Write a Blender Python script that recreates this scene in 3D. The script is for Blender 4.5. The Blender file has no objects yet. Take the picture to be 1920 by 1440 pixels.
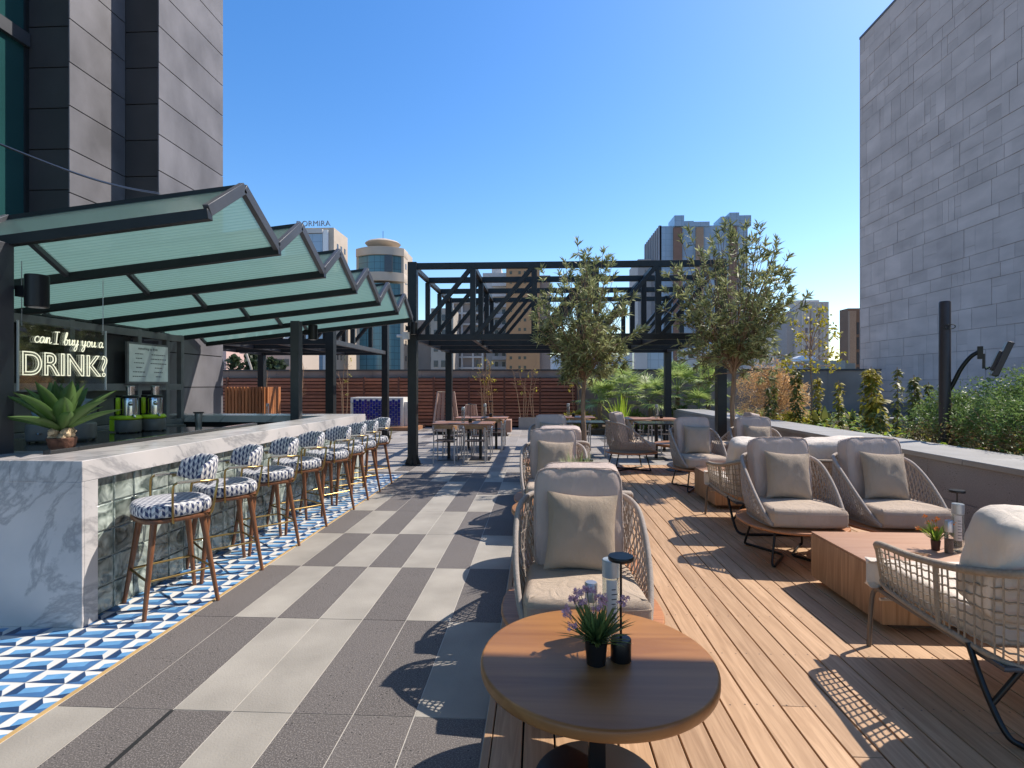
import bpy, bmesh, math, random
from math import sin, cos, pi, radians, atan, sqrt
from mathutils import Vector, Matrix, noise
random.seed(7)
R = random.random
def U(a, b): return a + (b-a)*random.random()
SC = bpy.context.scene
COL = SC.collection

# ---------------------------------------------------------------- camera
FPX = 1010.0; YAW = atan(50/FPX)
cd = bpy.data.cameras.new('camera'); cam = bpy.data.objects.new('camera', cd); COL.objects.link(cam)
cam.location = (0, 0, 1.6); cam.rotation_euler = (radians(90), 0, YAW)
cd.sensor_width = 36; cd.lens = FPX/1920*36; cd.shift_y = 2/1920
cd.clip_start = .05; cd.clip_end = 3000
SC.camera = cam
# ---------------------------------------------------------------- sky and sun
KX, KY = .78, .40                      # shadow shift per metre of height, towards -X and -Y
SUN_EL = atan(1/sqrt(KX*KX+KY*KY)); SUN_AZ = math.atan2(KX, KY)
w = bpy.data.worlds.new('World'); SC.world = w; w.use_nodes = True
nt = w.node_tree; nt.nodes.clear()
sky = nt.nodes.new('ShaderNodeTexSky'); sky.sky_type = 'NISHITA'; sky.sun_disc = False
sky.sun_elevation = SUN_EL; sky.sun_rotation = SUN_AZ
sky.altitude = 0; sky.air_density = 1.15; sky.dust_density = .7; sky.ozone_density = 2.6
hs = nt.nodes.new('ShaderNodeHueSaturation'); hs.inputs['Hue'].default_value = .506; hs.inputs['Saturation'].default_value = 1.34
bg = nt.nodes.new('ShaderNodeBackground'); bg.inputs[1].default_value = .10
wo = nt.nodes.new('ShaderNodeOutputWorld')
nt.links.new(sky.outputs[0], hs.inputs['Color']); nt.links.new(hs.outputs[0], bg.inputs[0]); nt.links.new(bg.outputs[0], wo.inputs[0])
sd = bpy.data.lights.new('sun', 'SUN'); so = bpy.data.objects.new('sun', sd); COL.objects.link(so)
sd.energy = 2.68; sd.angle = radians(.5); sd.color = (1, .915, .82)
so.rotation_euler = Vector((-KX, -KY, -1)).to_track_quat('-Z', 'Y').to_euler()
so.location = (20, 10, 30)
SC.view_settings.view_transform = 'Standard'; SC.view_settings.look = 'None'
SC.view_settings.exposure = 1.15; SC.view_settings.gamma = 1
SC.render.engine = 'CYCLES'

# ---------------------------------------------------------------- materials
MATS = {}
def mat(name, col, rough=.6, metal=0, var=.12, vs=6, bump=0, bs=40, isl=0, trans=0, ior=1.45, coat=0, col2=None, stretch=(1,1,1), detail=6, spec=.5, sub=0):
    if name in MATS: return MATS[name]
    m = bpy.data.materials.new(name); MATS[name] = m; m.use_nodes = True
    n = m.node_tree; N = n.nodes; L = n.links; p = N['Principled BSDF']
    p.inputs['Roughness'].default_value = rough; p.inputs['Metallic'].default_value = metal
    p.inputs['Specular IOR Level'].default_value = spec
    p.inputs['Transmission Weight'].default_value = trans; p.inputs['IOR'].default_value = ior
    p.inputs['Coat Weight'].default_value = coat
    tc = N.new('ShaderNodeTexCoord'); mp = N.new('ShaderNodeMapping'); mp.inputs['Scale'].default_value = stretch
    L.new(tc.outputs['Object'], mp.inputs[0])
    nz = N.new('ShaderNodeTexNoise'); nz.inputs['Scale'].default_value = vs; nz.inputs['Detail'].default_value = detail
    L.new(mp.outputs[0], nz.inputs['Vector'])
    cr = N.new('ShaderNodeValToRGB'); e = cr.color_ramp.elements
    c = Vector(col[:3]); c2 = Vector(col2[:3]) if col2 else c
    a = c*(1-var); b = c2*(1+var)
    e[0].position = .3; e[1].position = .7
    e[0].color = (*a, 1); e[1].color = (*[min(1, x) for x in b], 1)
    L.new(nz.outputs[0], cr.inputs[0]); out = cr.outputs[0]
    if isl:
        g = N.new('ShaderNodeNewGeometry'); mr = N.new('ShaderNodeMapRange')
        mr.inputs[3].default_value = 1-isl; mr.inputs[4].default_value = 1+isl
        L.new(g.outputs['Random Per Island'], mr.inputs[0])
        mx = N.new('ShaderNodeVectorMath'); mx.operation = 'SCALE'
        L.new(out, mx.inputs[0]); L.new(mr.outputs[0], mx.inputs['Scale']); out = mx.outputs[0]
    L.new(out, p.inputs['Base Color'])
    if bump:
        n2 = N.new('ShaderNodeTexNoise'); n2.inputs['Scale'].default_value = bs; n2.inputs['Detail'].default_value = 4
        L.new(mp.outputs[0], n2.inputs['Vector'])
        bp = N.new('ShaderNodeBump'); bp.inputs['Strength'].default_value = bump; bp.inputs['Distance'].default_value = .01
        L.new(n2.outputs[0], bp.inputs['Height']); L.new(bp.outputs[0], p.inputs['Normal'])
    return m
def P(m): return m.node_tree.nodes['Principled BSDF']

def wood(name, a, b, rough=.5, axis='Y', sc=1.0, isl=.12, ring=6):
    if name in MATS: return MATS[name]
    m = bpy.data.materials.new(name); MATS[name] = m; m.use_nodes = True
    n = m.node_tree; N = n.nodes; L = n.links; p = N['Principled BSDF']; p.inputs['Roughness'].default_value = rough
    tc = N.new('ShaderNodeTexCoord'); mp = N.new('ShaderNodeMapping')
    s = {'X': (.6, 9, 9), 'Y': (9, .6, 9), 'Z': (9, 9, .6)}[axis]; mp.inputs['Scale'].default_value = [x*sc for x in s]
    L.new(tc.outputs['Object'], mp.inputs[0])
    g = N.new('ShaderNodeNewGeometry'); ad = N.new('ShaderNodeVectorMath'); ad.operation = 'ADD'
    mu = N.new('ShaderNodeMath'); mu.operation = 'MULTIPLY'; mu.inputs[1].default_value = 37
    L.new(g.outputs['Random Per Island'], mu.inputs[0]); L.new(mp.outputs[0], ad.inputs[0]); L.new(mu.outputs[0], ad.inputs[1])
    nz = N.new('ShaderNodeTexNoise'); nz.inputs['Scale'].default_value = ring; nz.inputs['Detail'].default_value = 8; nz.inputs['Distortion'].default_value = 1.2
    L.new(ad.outputs[0], nz.inputs['Vector'])
    cr = N.new('ShaderNodeValToRGB'); e = cr.color_ramp.elements; e[0].position = .32; e[1].position = .68
    e[0].color = (*a, 1); e[1].color = (*b, 1); L.new(nz.outputs[0], cr.inputs[0])
    mr = N.new('ShaderNodeMapRange'); mr.inputs[3].default_value = 1-isl; mr.inputs[4].default_value = 1+isl
    L.new(g.outputs['Random Per Island'], mr.inputs[0])
    mx = N.new('ShaderNodeVectorMath'); mx.operation = 'SCALE'; L.new(cr.outputs[0], mx.inputs[0]); L.new(mr.outputs[0], mx.inputs['Scale'])
    L.new(mx.outputs[0], p.inputs['Base Color'])
    bp = N.new('ShaderNodeBump'); bp.inputs['Strength'].default_value = .25; bp.inputs['Distance'].default_value = .004
    L.new(nz.outputs[0], bp.inputs['Height']); L.new(bp.outputs[0], p.inputs['Normal'])
    return m

STEEL = mat('dark_steel', (.028, .031, .033), .42, .3, .15, 4, .1, 60)
STEELG = mat('grey_steel', (.085, .09, .1), .4, .3, .12, 4)
BLACK = mat('black_metal', (.012, .012, .013), .35, .2)
SOOT = mat('soot_black', (.010, .010, .011), .8)
CHROME = mat('chrome', (.62, .62, .62), .18, 1, .05)
SILVER = mat('brushed_aluminium', (.55, .55, .56), .35, .8, .06)
BRASS = mat('brass', (.42, .29, .11), .3, 1, .12, 12)
WHITEP = mat('white_paint', (.78, .78, .76), .5, 0, .05)
LOWALL = mat('concrete_dark', (.30, .235, .195), .85, 0, .22, 1.2, .3, 60)
ROPE = mat('grey_rope', (.40, .345, .305), .8, 0, .12, 60, .5, 300)
ROPEB = mat('beige_cord', (.36, .30, .235), .8, 0, .15, 60, .5, 300)
CUSH = mat('mauve_cushion_fabric', (.55, .45, .40), .92, 0, .07, 3, .45, 420)
SEATF = mat('taupe_seat_fabric', (.50, .40, .31), .92, 0, .08, 3, .45, 420)
PILF = mat('khaki_pillow_fabric', (.42, .335, .255), .92, 0, .1, 3, .6, 380)
SOFAF = mat('offwhite_cushion_fabric', (.74, .66, .57), .92, 0, .06, 3, .4, 420)
TEAK = wood('plywood_orange', (.34, .13, .05), (.52, .23, .095), .42, 'X', 1, .08)
TABLEW = wood('walnut_round', (.27, .112, .036), (.39, .178, .058), .40, 'X', .55, .03, 2.2)
BLOCKW = wood('block_timber', (.30, .155, .075), (.50, .29, .16), .55, 'Z', .6, .04, 4)
BLOCKT = wood('block_timber_top', (.42, .23, .14), (.48, .28, .175), .55, 'X', .5, .04, 3)
for m_ in (CUSH, SEATF, PILF, SOFAF):
    N = m_.node_tree.nodes; L = m_.node_tree.links; p = P(m_); old = p.inputs['Normal'].links[0].from_node
    tc_ = N.new('ShaderNodeTexCoord'); mp_ = N.new('ShaderNodeMapping'); mp_.inputs['Scale'].default_value = (1, 1, .45); nz_ = N.new('ShaderNodeTexNoise'); nz_.inputs['Scale'].default_value = 7.5; nz_.inputs['Detail'].default_value = 3; nz_.inputs['Distortion'].default_value = 1.6
    b2 = N.new('ShaderNodeBump'); b2.inputs['Strength'].default_value = .55; b2.inputs['Distance'].default_value = .022
    L.new(tc_.outputs['Object'], mp_.inputs[0]); L.new(mp_.outputs[0], nz_.inputs['Vector']); L.new(nz_.outputs[0], b2.inputs['Height']); L.new(b2.outputs[0], old.inputs['Normal'])
LEGW = wood('walnut_leg', (.13, .05, .022), (.24, .10, .045), .38, 'Z', 1, .1)
DTABLE = wood('dining_wood', (.27, .12, .055), (.42, .2, .1), .45, 'X', 1, .1)
CHW = wood('chair_back_wood', (.30, .16, .07), (.45, .26, .13), .45, 'X', 1, .1)
SLATW = wood('red_slat_wood', (.22, .07, .034), (.40, .14, .065), .55, 'X', 1, .28)
ORW = wood('orange_slat_wood', (.35, .13, .05), (.55, .23, .09), .5, 'Z', 1, .25)
BARK = mat('pale_bark', (.27, .19, .13), .9, 0, .3, 25, .6, 60, stretch=(1,1,.2))
TWIG = mat('bare_twig', (.42, .26, .15), .9, 0, .25, 20)
SOIL = mat('soil', (.10, .07, .045), .95, 0, .4, 6, .8, 30)
def leaf(name, c, c2=None, isl=.35):
    m = mat(name, c, .45, 0, .15, 3, 0, 40, isl, col2=c2)
    if m.node_tree.nodes.get('tl'): return m
    N = m.node_tree.nodes; L = m.node_tree.links; o = N['Material Output']; p = P(m)
    t = N.new('ShaderNodeBsdfTranslucent'); t.name = 'tl'; mx = N.new('ShaderNodeMixShader'); mx.inputs[0].default_value = .42
    src = p.inputs['Base Color'].links[0].from_socket
    L.new(src, t.inputs[0]); L.new(p.outputs[0], mx.inputs[1]); L.new(t.outputs[0], mx.inputs[2]); L.new(mx.outputs[0], o.inputs[0])
    return m
LOLE = leaf('oleander_leaf', (.17, .205, .085), (.38, .40, .19), .6)
LPALM = leaf('palm_leaf', (.26, .36, .08), (.42, .50, .18), .45)
LYEL = leaf('yellow_leaf', (.40, .36, .035), (.5, .42, .05), .4)
LBUSH = leaf('bush_leaf', (.13, .22, .06), (.20, .29, .085), .45)
LBRN = leaf('bush_brown_leaf', (.22, .16, .07), (.28, .2, .09), .45)
LDRY = leaf('dry_bamboo_leaf', (.62, .40, .17), (.74, .50, .24), .4)
LCLIMB = leaf('climber_leaf', (.10, .16, .05), (.24, .22, .05), .5)
LBRIGHT = leaf('bright_grass_leaf', (.34, .48, .04), (.46, .58, .07), .3)
LAGAVE = leaf('agave_leaf', (.10, .19, .055), (.15, .26, .085), .15)
LPOT = leaf('potted_leaf', (.11, .19, .06), (.20, .30, .10), .4)
PINK = mat('pink_petal', (.55, .33, .45), .6, 0, .2, 30, isl=.3)
ORFL = mat('orange_petal', (.75, .25, .04), .6, 0, .3, 30, isl=.5)

def marble():
    m = bpy.data.materials.new('veined_marble'); MATS['veined_marble'] = m; m.use_nodes = True
    n = m.node_tree; N = n.nodes; L = n.links; p = N['Principled BSDF']; p.inputs['Roughness'].default_value = .22
    tc = N.new('ShaderNodeTexCoord'); mp = N.new('ShaderNodeMapping'); mp.inputs['Rotation'].default_value = (.5, .6, .4); mp.inputs['Scale'].default_value = (1, 1, 1)
    L.new(tc.outputs['Object'], mp.inputs[0])
    def vein(sc, dist, lo, hi):
        a = N.new('ShaderNodeTexNoise'); a.inputs['Scale'].default_value = sc; a.inputs['Detail'].default_value = 9; a.inputs['Distortion'].default_value = dist
        a.inputs['Roughness'].default_value = .62
        mm = N.new('ShaderNodeMapping'); mm.inputs['Scale'].default_value = (1, 1, 2.6); L.new(mp.outputs[0], mm.inputs[0]); L.new(mm.outputs[0], a.inputs['Vector'])
        s = N.new('ShaderNodeMath'); s.operation = 'SUBTRACT'; s.inputs[1].default_value = .5; L.new(a.outputs[0], s.inputs[0])
        b = N.new('ShaderNodeMath'); b.operation = 'ABSOLUTE'; L.new(s.outputs[0], b.inputs[0])
        r = N.new('ShaderNodeMapRange'); r.inputs[1].default_value = lo; r.inputs[2].default_value = hi; r.inputs[3].default_value = 1; r.inputs[4].default_value = 0; L.new(b.outputs[0], r.inputs[0])
        return r.outputs[0]
    v1 = vein(.75, .55, 0, .03); v2 = vein(3.6, .9, 0, .045)
    msk = N.new('ShaderNodeTexNoise'); msk.inputs['Scale'].default_value = 1.4; msk.inputs['Detail'].default_value = 5; L.new(mp.outputs[0], msk.inputs['Vector'])
    mr = N.new('ShaderNodeMapRange'); mr.inputs[1].default_value = .5; mr.inputs[2].default_value = .72; L.new(msk.outputs[0], mr.inputs[0])
    m2 = N.new('ShaderNodeMath'); m2.operation = 'MULTIPLY'; L.new(v2, m2.inputs[0]); L.new(mr.outputs[0], m2.inputs[1])
    mx = N.new('ShaderNodeMath'); mx.operation = 'MAXIMUM'; L.new(v1, mx.inputs[0]); L.new(m2.outputs[0], mx.inputs[1])
    ml = N.new('ShaderNodeMath'); ml.operation = 'MULTIPLY'; ml.inputs[1].default_value = .52; L.new(mx.outputs[0], ml.inputs[0])
    base = N.new('ShaderNodeValToRGB'); e = base.color_ramp.elements; e[0].position = .3; e[1].position = .75; e[0].color = (.66, .62, .60, 1); e[1].color = (.46, .45, .45, 1); L.new(msk.outputs[0], base.inputs[0])
    mix = N.new('ShaderNodeMix'); mix.data_type = 'RGBA'; L.new(ml.outputs[0], mix.inputs[0]); L.new(base.outputs[0], mix.inputs[6]); mix.inputs[7].default_value = (.16, .165, .18, 1)
    L.new(mix.outputs[2], p.inputs['Base Color'])
    return m
MARBLE = marble()

def fabric_chevron():
    # woven pattern of slanted navy, white and grey blocks (tumbling blocks)
    m = bpy.data.materials.new('navy_white_block_fabric'); m.use_nodes = True
    n = m.node_tree; N = n.nodes; L = n.links; p = N['Principled BSDF']; p.inputs['Roughness'].default_value = .9
    uv = N.new('ShaderNodeUVMap'); sp = N.new('ShaderNodeSeparateXYZ'); L.new(uv.outputs[0], sp.inputs[0])
    def M(op, a, b=None):
        x = N.new('ShaderNodeMath'); x.operation = op
        for i, q in enumerate((a, b)):
            if q is None: continue
            if isinstance(q, (int, float)): x.inputs[i].default_value = q
            else: L.new(q, x.inputs[i])
        return x.outputs[0]
    u = M('MULTIPLY', sp.outputs[0], 1/.036); v = M('MULTIPLY', sp.outputs[1], 1/.050)
    fu = M('FRACT', u); iu = M('FLOOR', u)
    tri = M('ABSOLUTE', M('SUBTRACT', fu, .5))            # 0..0.5
    half = M('GREATER_THAN', fu, .5)
    off = M('MULTIPLY', M('MODULO', iu, 2), .5)
    fv = M('FRACT', M('ADD', M('ADD', v, off), M('MULTIPLY', tri, .7)))
    c1 = M('GREATER_THAN', fv, .62)                        # top lozenge
    mixa = N.new('ShaderNodeMix'); mixa.data_type = 'RGBA'; L.new(half, mixa.inputs[0]); mixa.inputs[6].default_value = (.70, .69, .67, 1); mixa.inputs[7].default_value = (.035, .05, .12, 1)
    mixb = N.new('ShaderNodeMix'); mixb.data_type = 'RGBA'; L.new(c1, mixb.inputs[0]); L.new(mixa.outputs[2], mixb.inputs[6]); mixb.inputs[7].default_value = (.36, .37, .40, 1)
    L.new(mixb.outputs[2], p.inputs['Base Color'])
    return m
BLOCKF = fabric_chevron()

# ---------------------------------------------------------------- mesh builder
class MB:
    def __init__(s): s.v = []; s.f = []; s.m = []; s.uv = None
    def add(s, vs, fs, m=0):
        o = len(s.v); s.v += [tuple(x) for x in vs]; s.f += [tuple(i+o for i in f) for f in fs]; s.m += [m]*len(fs)
    def box(s, x0, x1, y0, y1, z0, z1, m=0):
        s.add([(x0,y0,z0),(x1,y0,z0),(x1,y1,z0),(x0,y1,z0),(x0,y0,z1),(x1,y0,z1),(x1,y1,z1),(x0,y1,z1)],
              [(0,3,2,1),(4,5,6,7),(0,1,5,4),(1,2,6,5),(2,3,7,6),(3,0,4,7)], m)
    def obox(s, c, size, rot=None, m=0):
        a, b, d = [q/2 for q in size]; rot = rot or Matrix.Identity(3); c = Vector(c)
        vs = [c + rot @ Vector(q) for q in ((-a,-b,-d),(a,-b,-d),(a,b,-d),(-a,b,-d),(-a,-b,d),(a,-b,d),(a,b,d),(-a,b,d))]
        s.add(vs, [(0,3,2,1),(4,5,6,7),(0,1,5,4),(1,2,6,5),(2,3,7,6),(3,0,4,7)], m)
    def bar(s, p, q, wd, h, m=0, up=(0,0,1)):
        p = Vector(p); q = Vector(q); d = q-p; l = d.length; d.normalize(); up = Vector(up)
        if abs(d.dot(up)) > .99: up = Vector((0,1,0))
        x = d.cross(up).normalized(); z = x.cross(d).normalized()
        s.obox((p+q)/2, (wd, l, h), Matrix((x, d, z)).transposed(), m)
    def tube(s, pts, r, n=8, m=0, closed=False):
        pts = [Vector(p) for p in pts]; k = len(pts); rs = r if isinstance(r, (list, tuple)) else [r]*k
        vs = []; up = None
        for i, p in enumerate(pts):
            a = pts[i-1] if (i > 0 or closed) else p; b = pts[(i+1) % k] if (i < k-1 or closed) else p
            t = (b-a)
            if t.length < 1e-9: t = Vector((0,0,1))
            t.normalize()
            if up is None:
                up = Vector((0,0,1)) if abs(t.z) < .9 else Vector((1,0,0))
            x = t.cross(up)
            if x.length < 1e-6: x = t.orthogonal()
            x.normalize(); up = x.cross(t).normalized()
            for j in range(n):
                an = 2*pi*j/n; vs.append(p + (x*cos(an) + up*sin(an))*rs[i])
        fs = []
        for i in range(k if closed else k-1):
            i2 = (i+1) % k
            for j in range(n):
                j2 = (j+1) % n; fs.append((i*n+j, i*n+j2, i2*n+j2, i2*n+j))
        if not closed: fs.append(tuple(range(n))[::-1]); fs.append(tuple((k-1)*n+j for j in range(n)))
        s.add(vs, fs, m)
    def lathe(s, prof, c=(0,0,0), n=24, m=0, cap=True):
        vs = []; fs = []; k = len(prof)
        for r, z in prof:
            for j in range(n): an = 2*pi*j/n; vs.append((c[0]+r*cos(an), c[1]+r*sin(an), c[2]+z))
        for i in range(k-1):
            for j in range(n):
                j2 = (j+1) % n; fs.append((i*n+j, i*n+j2, (i+1)*n+j2, (i+1)*n+j))
        if cap: fs.append(tuple(range(n))[::-1]); fs.append(tuple((k-1)*n+j for j in range(n)))
        s.add(vs, fs, m)
    def quad(s, a, b, c, d, m=0): s.add([a, b, c, d], [(0,1,2,3)], m)
    def blade(s, base, tip, wd, droop=0, m=0, nrm=None, segs=3):
        base = Vector(base); tip = Vector(tip); d = tip-base
        x = d.cross(nrm if nrm else Vector((0,0,1)))
        if x.length < 1e-6: x = Vector((1,0,0))
        x.normalize(); vs = []
        for i in range(segs+1):
            t = i/segs; c = base + d*t - Vector((0,0,droop*t*t))
            ww = wd*.5*(sin(pi*min(.98, .12+.88*t))**.8 if i < segs else .02)
            vs += [c-x*ww, c+x*ww]
        s.add(vs, [(2*i, 2*i+1, 2*i+3, 2*i+2) for i in range(segs)], m)
    def rslab(s, outline, z0, z1, r, seg=3, m=0, wob=0):
        n = len(outline); O = [Vector((p[0], p[1])) for p in outline]; nr = []
        area = sum(O[i].x*O[(i+1)%n].y-O[(i+1)%n].x*O[i].y for i in range(n)); sg = 1 if area > 0 else -1
        for i in range(n):
            t = (O[(i+1)%n]-O[i-1]).normalized(); nr.append(Vector((t.y, -t.x))*sg)
        rings = []
        for k in range(seg+1):
            a = -pi/2 + (pi/2)*k/seg; rings.append((r*(1-cos(a)), z0+r*(1+sin(a))))
        for k in range(seg+1):
            a = (pi/2)*k/seg; rings.append((r*(1-cos(a)), z1-r*(1-sin(a))))
        vs = []; fs = []
        for ins, z in rings:
            for i in range(n): q = O[i]-nr[i]*ins; vs.append((q.x, q.y, z))
        K = len(rings)
        for k in range(K-1):
            for i in range(n):
                i2 = (i+1) % n; f = (k*n+i, k*n+i2, (k+1)*n+i2, (k+1)*n+i); fs.append(f if sg > 0 else f[::-1])
        c0 = sum(O, Vector((0,0)))/n
        # domed top: centre vertex raised by wob
        vs.append((c0.x, c0.y, z1+wob)); vs.append((c0.x, c0.y, z0)); ct = len(vs)-2
        for i in range(n):
            i2 = (i+1) % n; f = ((K-1)*n+i, (K-1)*n+i2, ct); fs.append(f if sg > 0 else f[::-1])
            f = (i2, i, ct+1); fs.append(f if sg > 0 else f[::-1])
        s.add(vs, fs, m)
    def cushion(s, w_, d_, h_, M=None, p=5, puff=.12, res=12, wr=.0, seed=0, m=0):
        """rounded box pillow, w_ by d_ by h_ thick, swollen in the middle, M places it"""
        M = M or Matrix.Identity(4); idx = {}; vs = []; fs = []
        def vid(q):
            k = tuple(round(x, 5) for x in q)
            if k in idx: return idx[k]
            v = Vector(q); l = (abs(v.x)**p+abs(v.y)**p+abs(v.z)**p)**(1/p); v = v/l
            x, y, z = v; sw = 1+puff*(1-x*x)*(1-y*y)*2.2
            z = z*sw*(1-.10*max(abs(x), abs(y))**4)
            x2 = x*(1+.025*(1-y*y)); y2 = y*(1+.025*(1-x*x))
            q3 = Vector((x2*w_/2, y2*d_/2, z*h_/2))
            if wr:
                e = noise.noise(Vector((x*2.3+seed*7.1, y*2.3, z*1.2+seed)))+.5*noise.noise(Vector((x*6+seed, y*5, z*3)))
                q3 += Vector((x*.4, y*.4, z))*e*wr
            vs.append(M @ q3); idx[k] = len(vs)-1; return idx[k]
        g = [-1+2*i/res for i in range(res+1)]
        for ax in range(3):
            for sg in (-1, 1):
                for i in range(res):
                    for j in range(res):
                        qs = []
                        for (a, b) in ((g[i], g[j]), (g[i+1], g[j]), (g[i+1], g[j+1]), (g[i], g[j+1])):
                            q = [0,0,0]; q[ax] = sg; q[(ax+1)%3] = a; q[(ax+2)%3] = b; qs.append(vid(q))
                        fs.append(tuple(qs) if sg > 0 else tuple(qs[::-1]))
        s.add(vs, fs, m)
    def pillow(s, w_, h_, t_, M=None, res=14, seed=0, wr=.006, m=0):
        """throw pillow: pinched seams and pointed corners; in its own XZ plane, thickness along Y"""
        M = M or Matrix.Identity(4); vs = []; fs = []; n = res
        def pt(i, j, sg):
            u = -1+2*i/n; v = -1+2*j/n
            x = u*w_/2*(1-.09*(1-v*v)*abs(u)**3); z = v*h_/2*(1-.09*(1-u*u)*abs(v)**3)
            th = t_/2*(max(0, 1-abs(u)**2.4))**.55*(max(0, 1-abs(v)**2.4))**.55
            th += wr*noise.noise(Vector((u*3+seed, v*3, sg)))*(1-max(abs(u), abs(v)))
            return M @ Vector((x, sg*th, z))
        for sg in (-1, 1):
            o = len(vs)
            for i in range(n+1):
                for j in range(n+1): vs.append(pt(i, j, sg))
            for i in range(n):
                for j in range(n):
                    a = o+i*(n+1)+j; f = (a, a+n+1, a+n+2, a+1); fs.append(f if sg < 0 else f[::-1])
        s.add(vs, fs, m)
    def build(s, name, mats, parent=None, smooth=35, bevel=0, loc=None, rotz=0, weld=False):
        me = bpy.data.meshes.new(name); me.from_pydata(s.v, [], s.f)
        mats = mats if isinstance(mats, (list, tuple)) else [mats]
        for x in mats: me.materials.append(x)
        if len(mats) > 1: me.polygons.foreach_set('material_index', s.m)
        if weld:
            b = bmesh.new(); b.from_mesh(me); bmesh.ops.remove_doubles(b, verts=b.verts, dist=1e-5); b.to_mesh(me); b.free()
        if smooth: me.shade_smooth(); me.set_sharp_from_angle(angle=radians(smooth))
        me.update()
        o = bpy.data.objects.new(name, me); COL.objects.link(o)
        if parent: o.parent = parent
        if loc: o.location = loc
        if rotz: o.rotation_euler = (0, 0, rotz)
        if bevel:
            bm_ = o.modifiers.new('bevel', 'BEVEL'); bm_.width = bevel; bm_.segments = 2; bm_.limit_method = 'ANGLE'; bm_.angle_limit = radians(40)
        return o
def boxuv(o, s=1.0):
    me = o.data; uv = me.uv_layers.new(name='UVMap'); 
    for pl in me.polygons:
        n = pl.normal; a = max(range(3), key=lambda i: abs(n[i]))
        for li in pl.loop_indices:
            c = me.vertices[me.loops[li].vertex_index].co
            uv.data[li].uv = {0: (c.y, c.z), 1: (c.x, c.z), 2: (c.x, c.y)}[a]
def thing(name, label, cat, loc=(0,0,0), rz=0, group=None):
    o = bpy.data.objects.new(name, None); COL.objects.link(o); o.location = loc; o.rotation_euler = (0, 0, rz); o.empty_display_size = .1
    o['label'] = label; o['category'] = cat
    if group: o['group'] = group
    return o
def tag(o, label, cat, group=None):
    o['label'] = label; o['category'] = cat
    if group: o['group'] = group
    return o
def struct(o): o['kind'] = 'structure'; return o
def stuff(o, label=None, cat=None):
    o['kind'] = 'stuff'
    if label: o['label'] = label; o['category'] = cat
    return o
def copy_tree(o, loc=None, rz=None, label=None, parent=None):
    kids = KIDS.get(o.name)
    c = o.copy(); COL.objects.link(c); c.parent = parent
    if loc is not None: c.location = loc
    if rz is not None: c.rotation_euler = (0, 0, rz)
    if label: c['label'] = label
    for ch in list(o.children): copy_tree(ch, parent=c)
    return c
KIDS = {}
def crom(P_, n):
    """Catmull-Rom through points, n samples per span"""
    P_ = [Vector(p) for p in P_]; out = []
    for i in range(len(P_)-1):
        a = P_[max(0, i-1)]; b = P_[i]; c = P_[i+1]; d = P_[min(len(P_)-1, i+2)]
        for k in range(n):
            t = k/n; out.append(.5*((2*b)+(c-a)*t+(2*a-5*b+4*c-d)*t*t+(-a+3*b-3*c+d)*t**3))
    out.append(P_[-1]); return out
def RZ(a): return Matrix.Rotation(a, 4, 'Z')
def RX(a): return Matrix.Rotation(a, 4, 'X')
def RY(a): return Matrix.Rotation(a, 4, 'Y')
def T(x, y, z): return Matrix.Translation((x, y, z))
def at(px, py, Y):
    """point of the world at distance Y seen at a pixel of the 1920 wide photograph (used for laying out the far skyline)"""
    u = (px-960)/FPX; dx = u*cos(YAW)-sin(YAW); dy = u*sin(YAW)+cos(YAW); d = Y/dy
    return (dx*d, Y, 1.6+(722-py)/FPX*d)
# ================================================================ SETTING
mb = MB(); mb.quad((-900,-300,-8),(900,-300,-8),(900,1500,-8),(-900,1500,-8))
struct(mb.build('ground', mat('city_ground', (.28, .25, .21), .95, 0, .3, .05)))
# terrace slab (grout layer) and paving
mb = MB(); mb.box(-14, 12.6, -6, 20.9, -8.02, -.0025)
struct(mb.build('terrace_slab', mat('grout_grey', (.50, .47, .42), .9, 0, .15, 8)))

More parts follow.
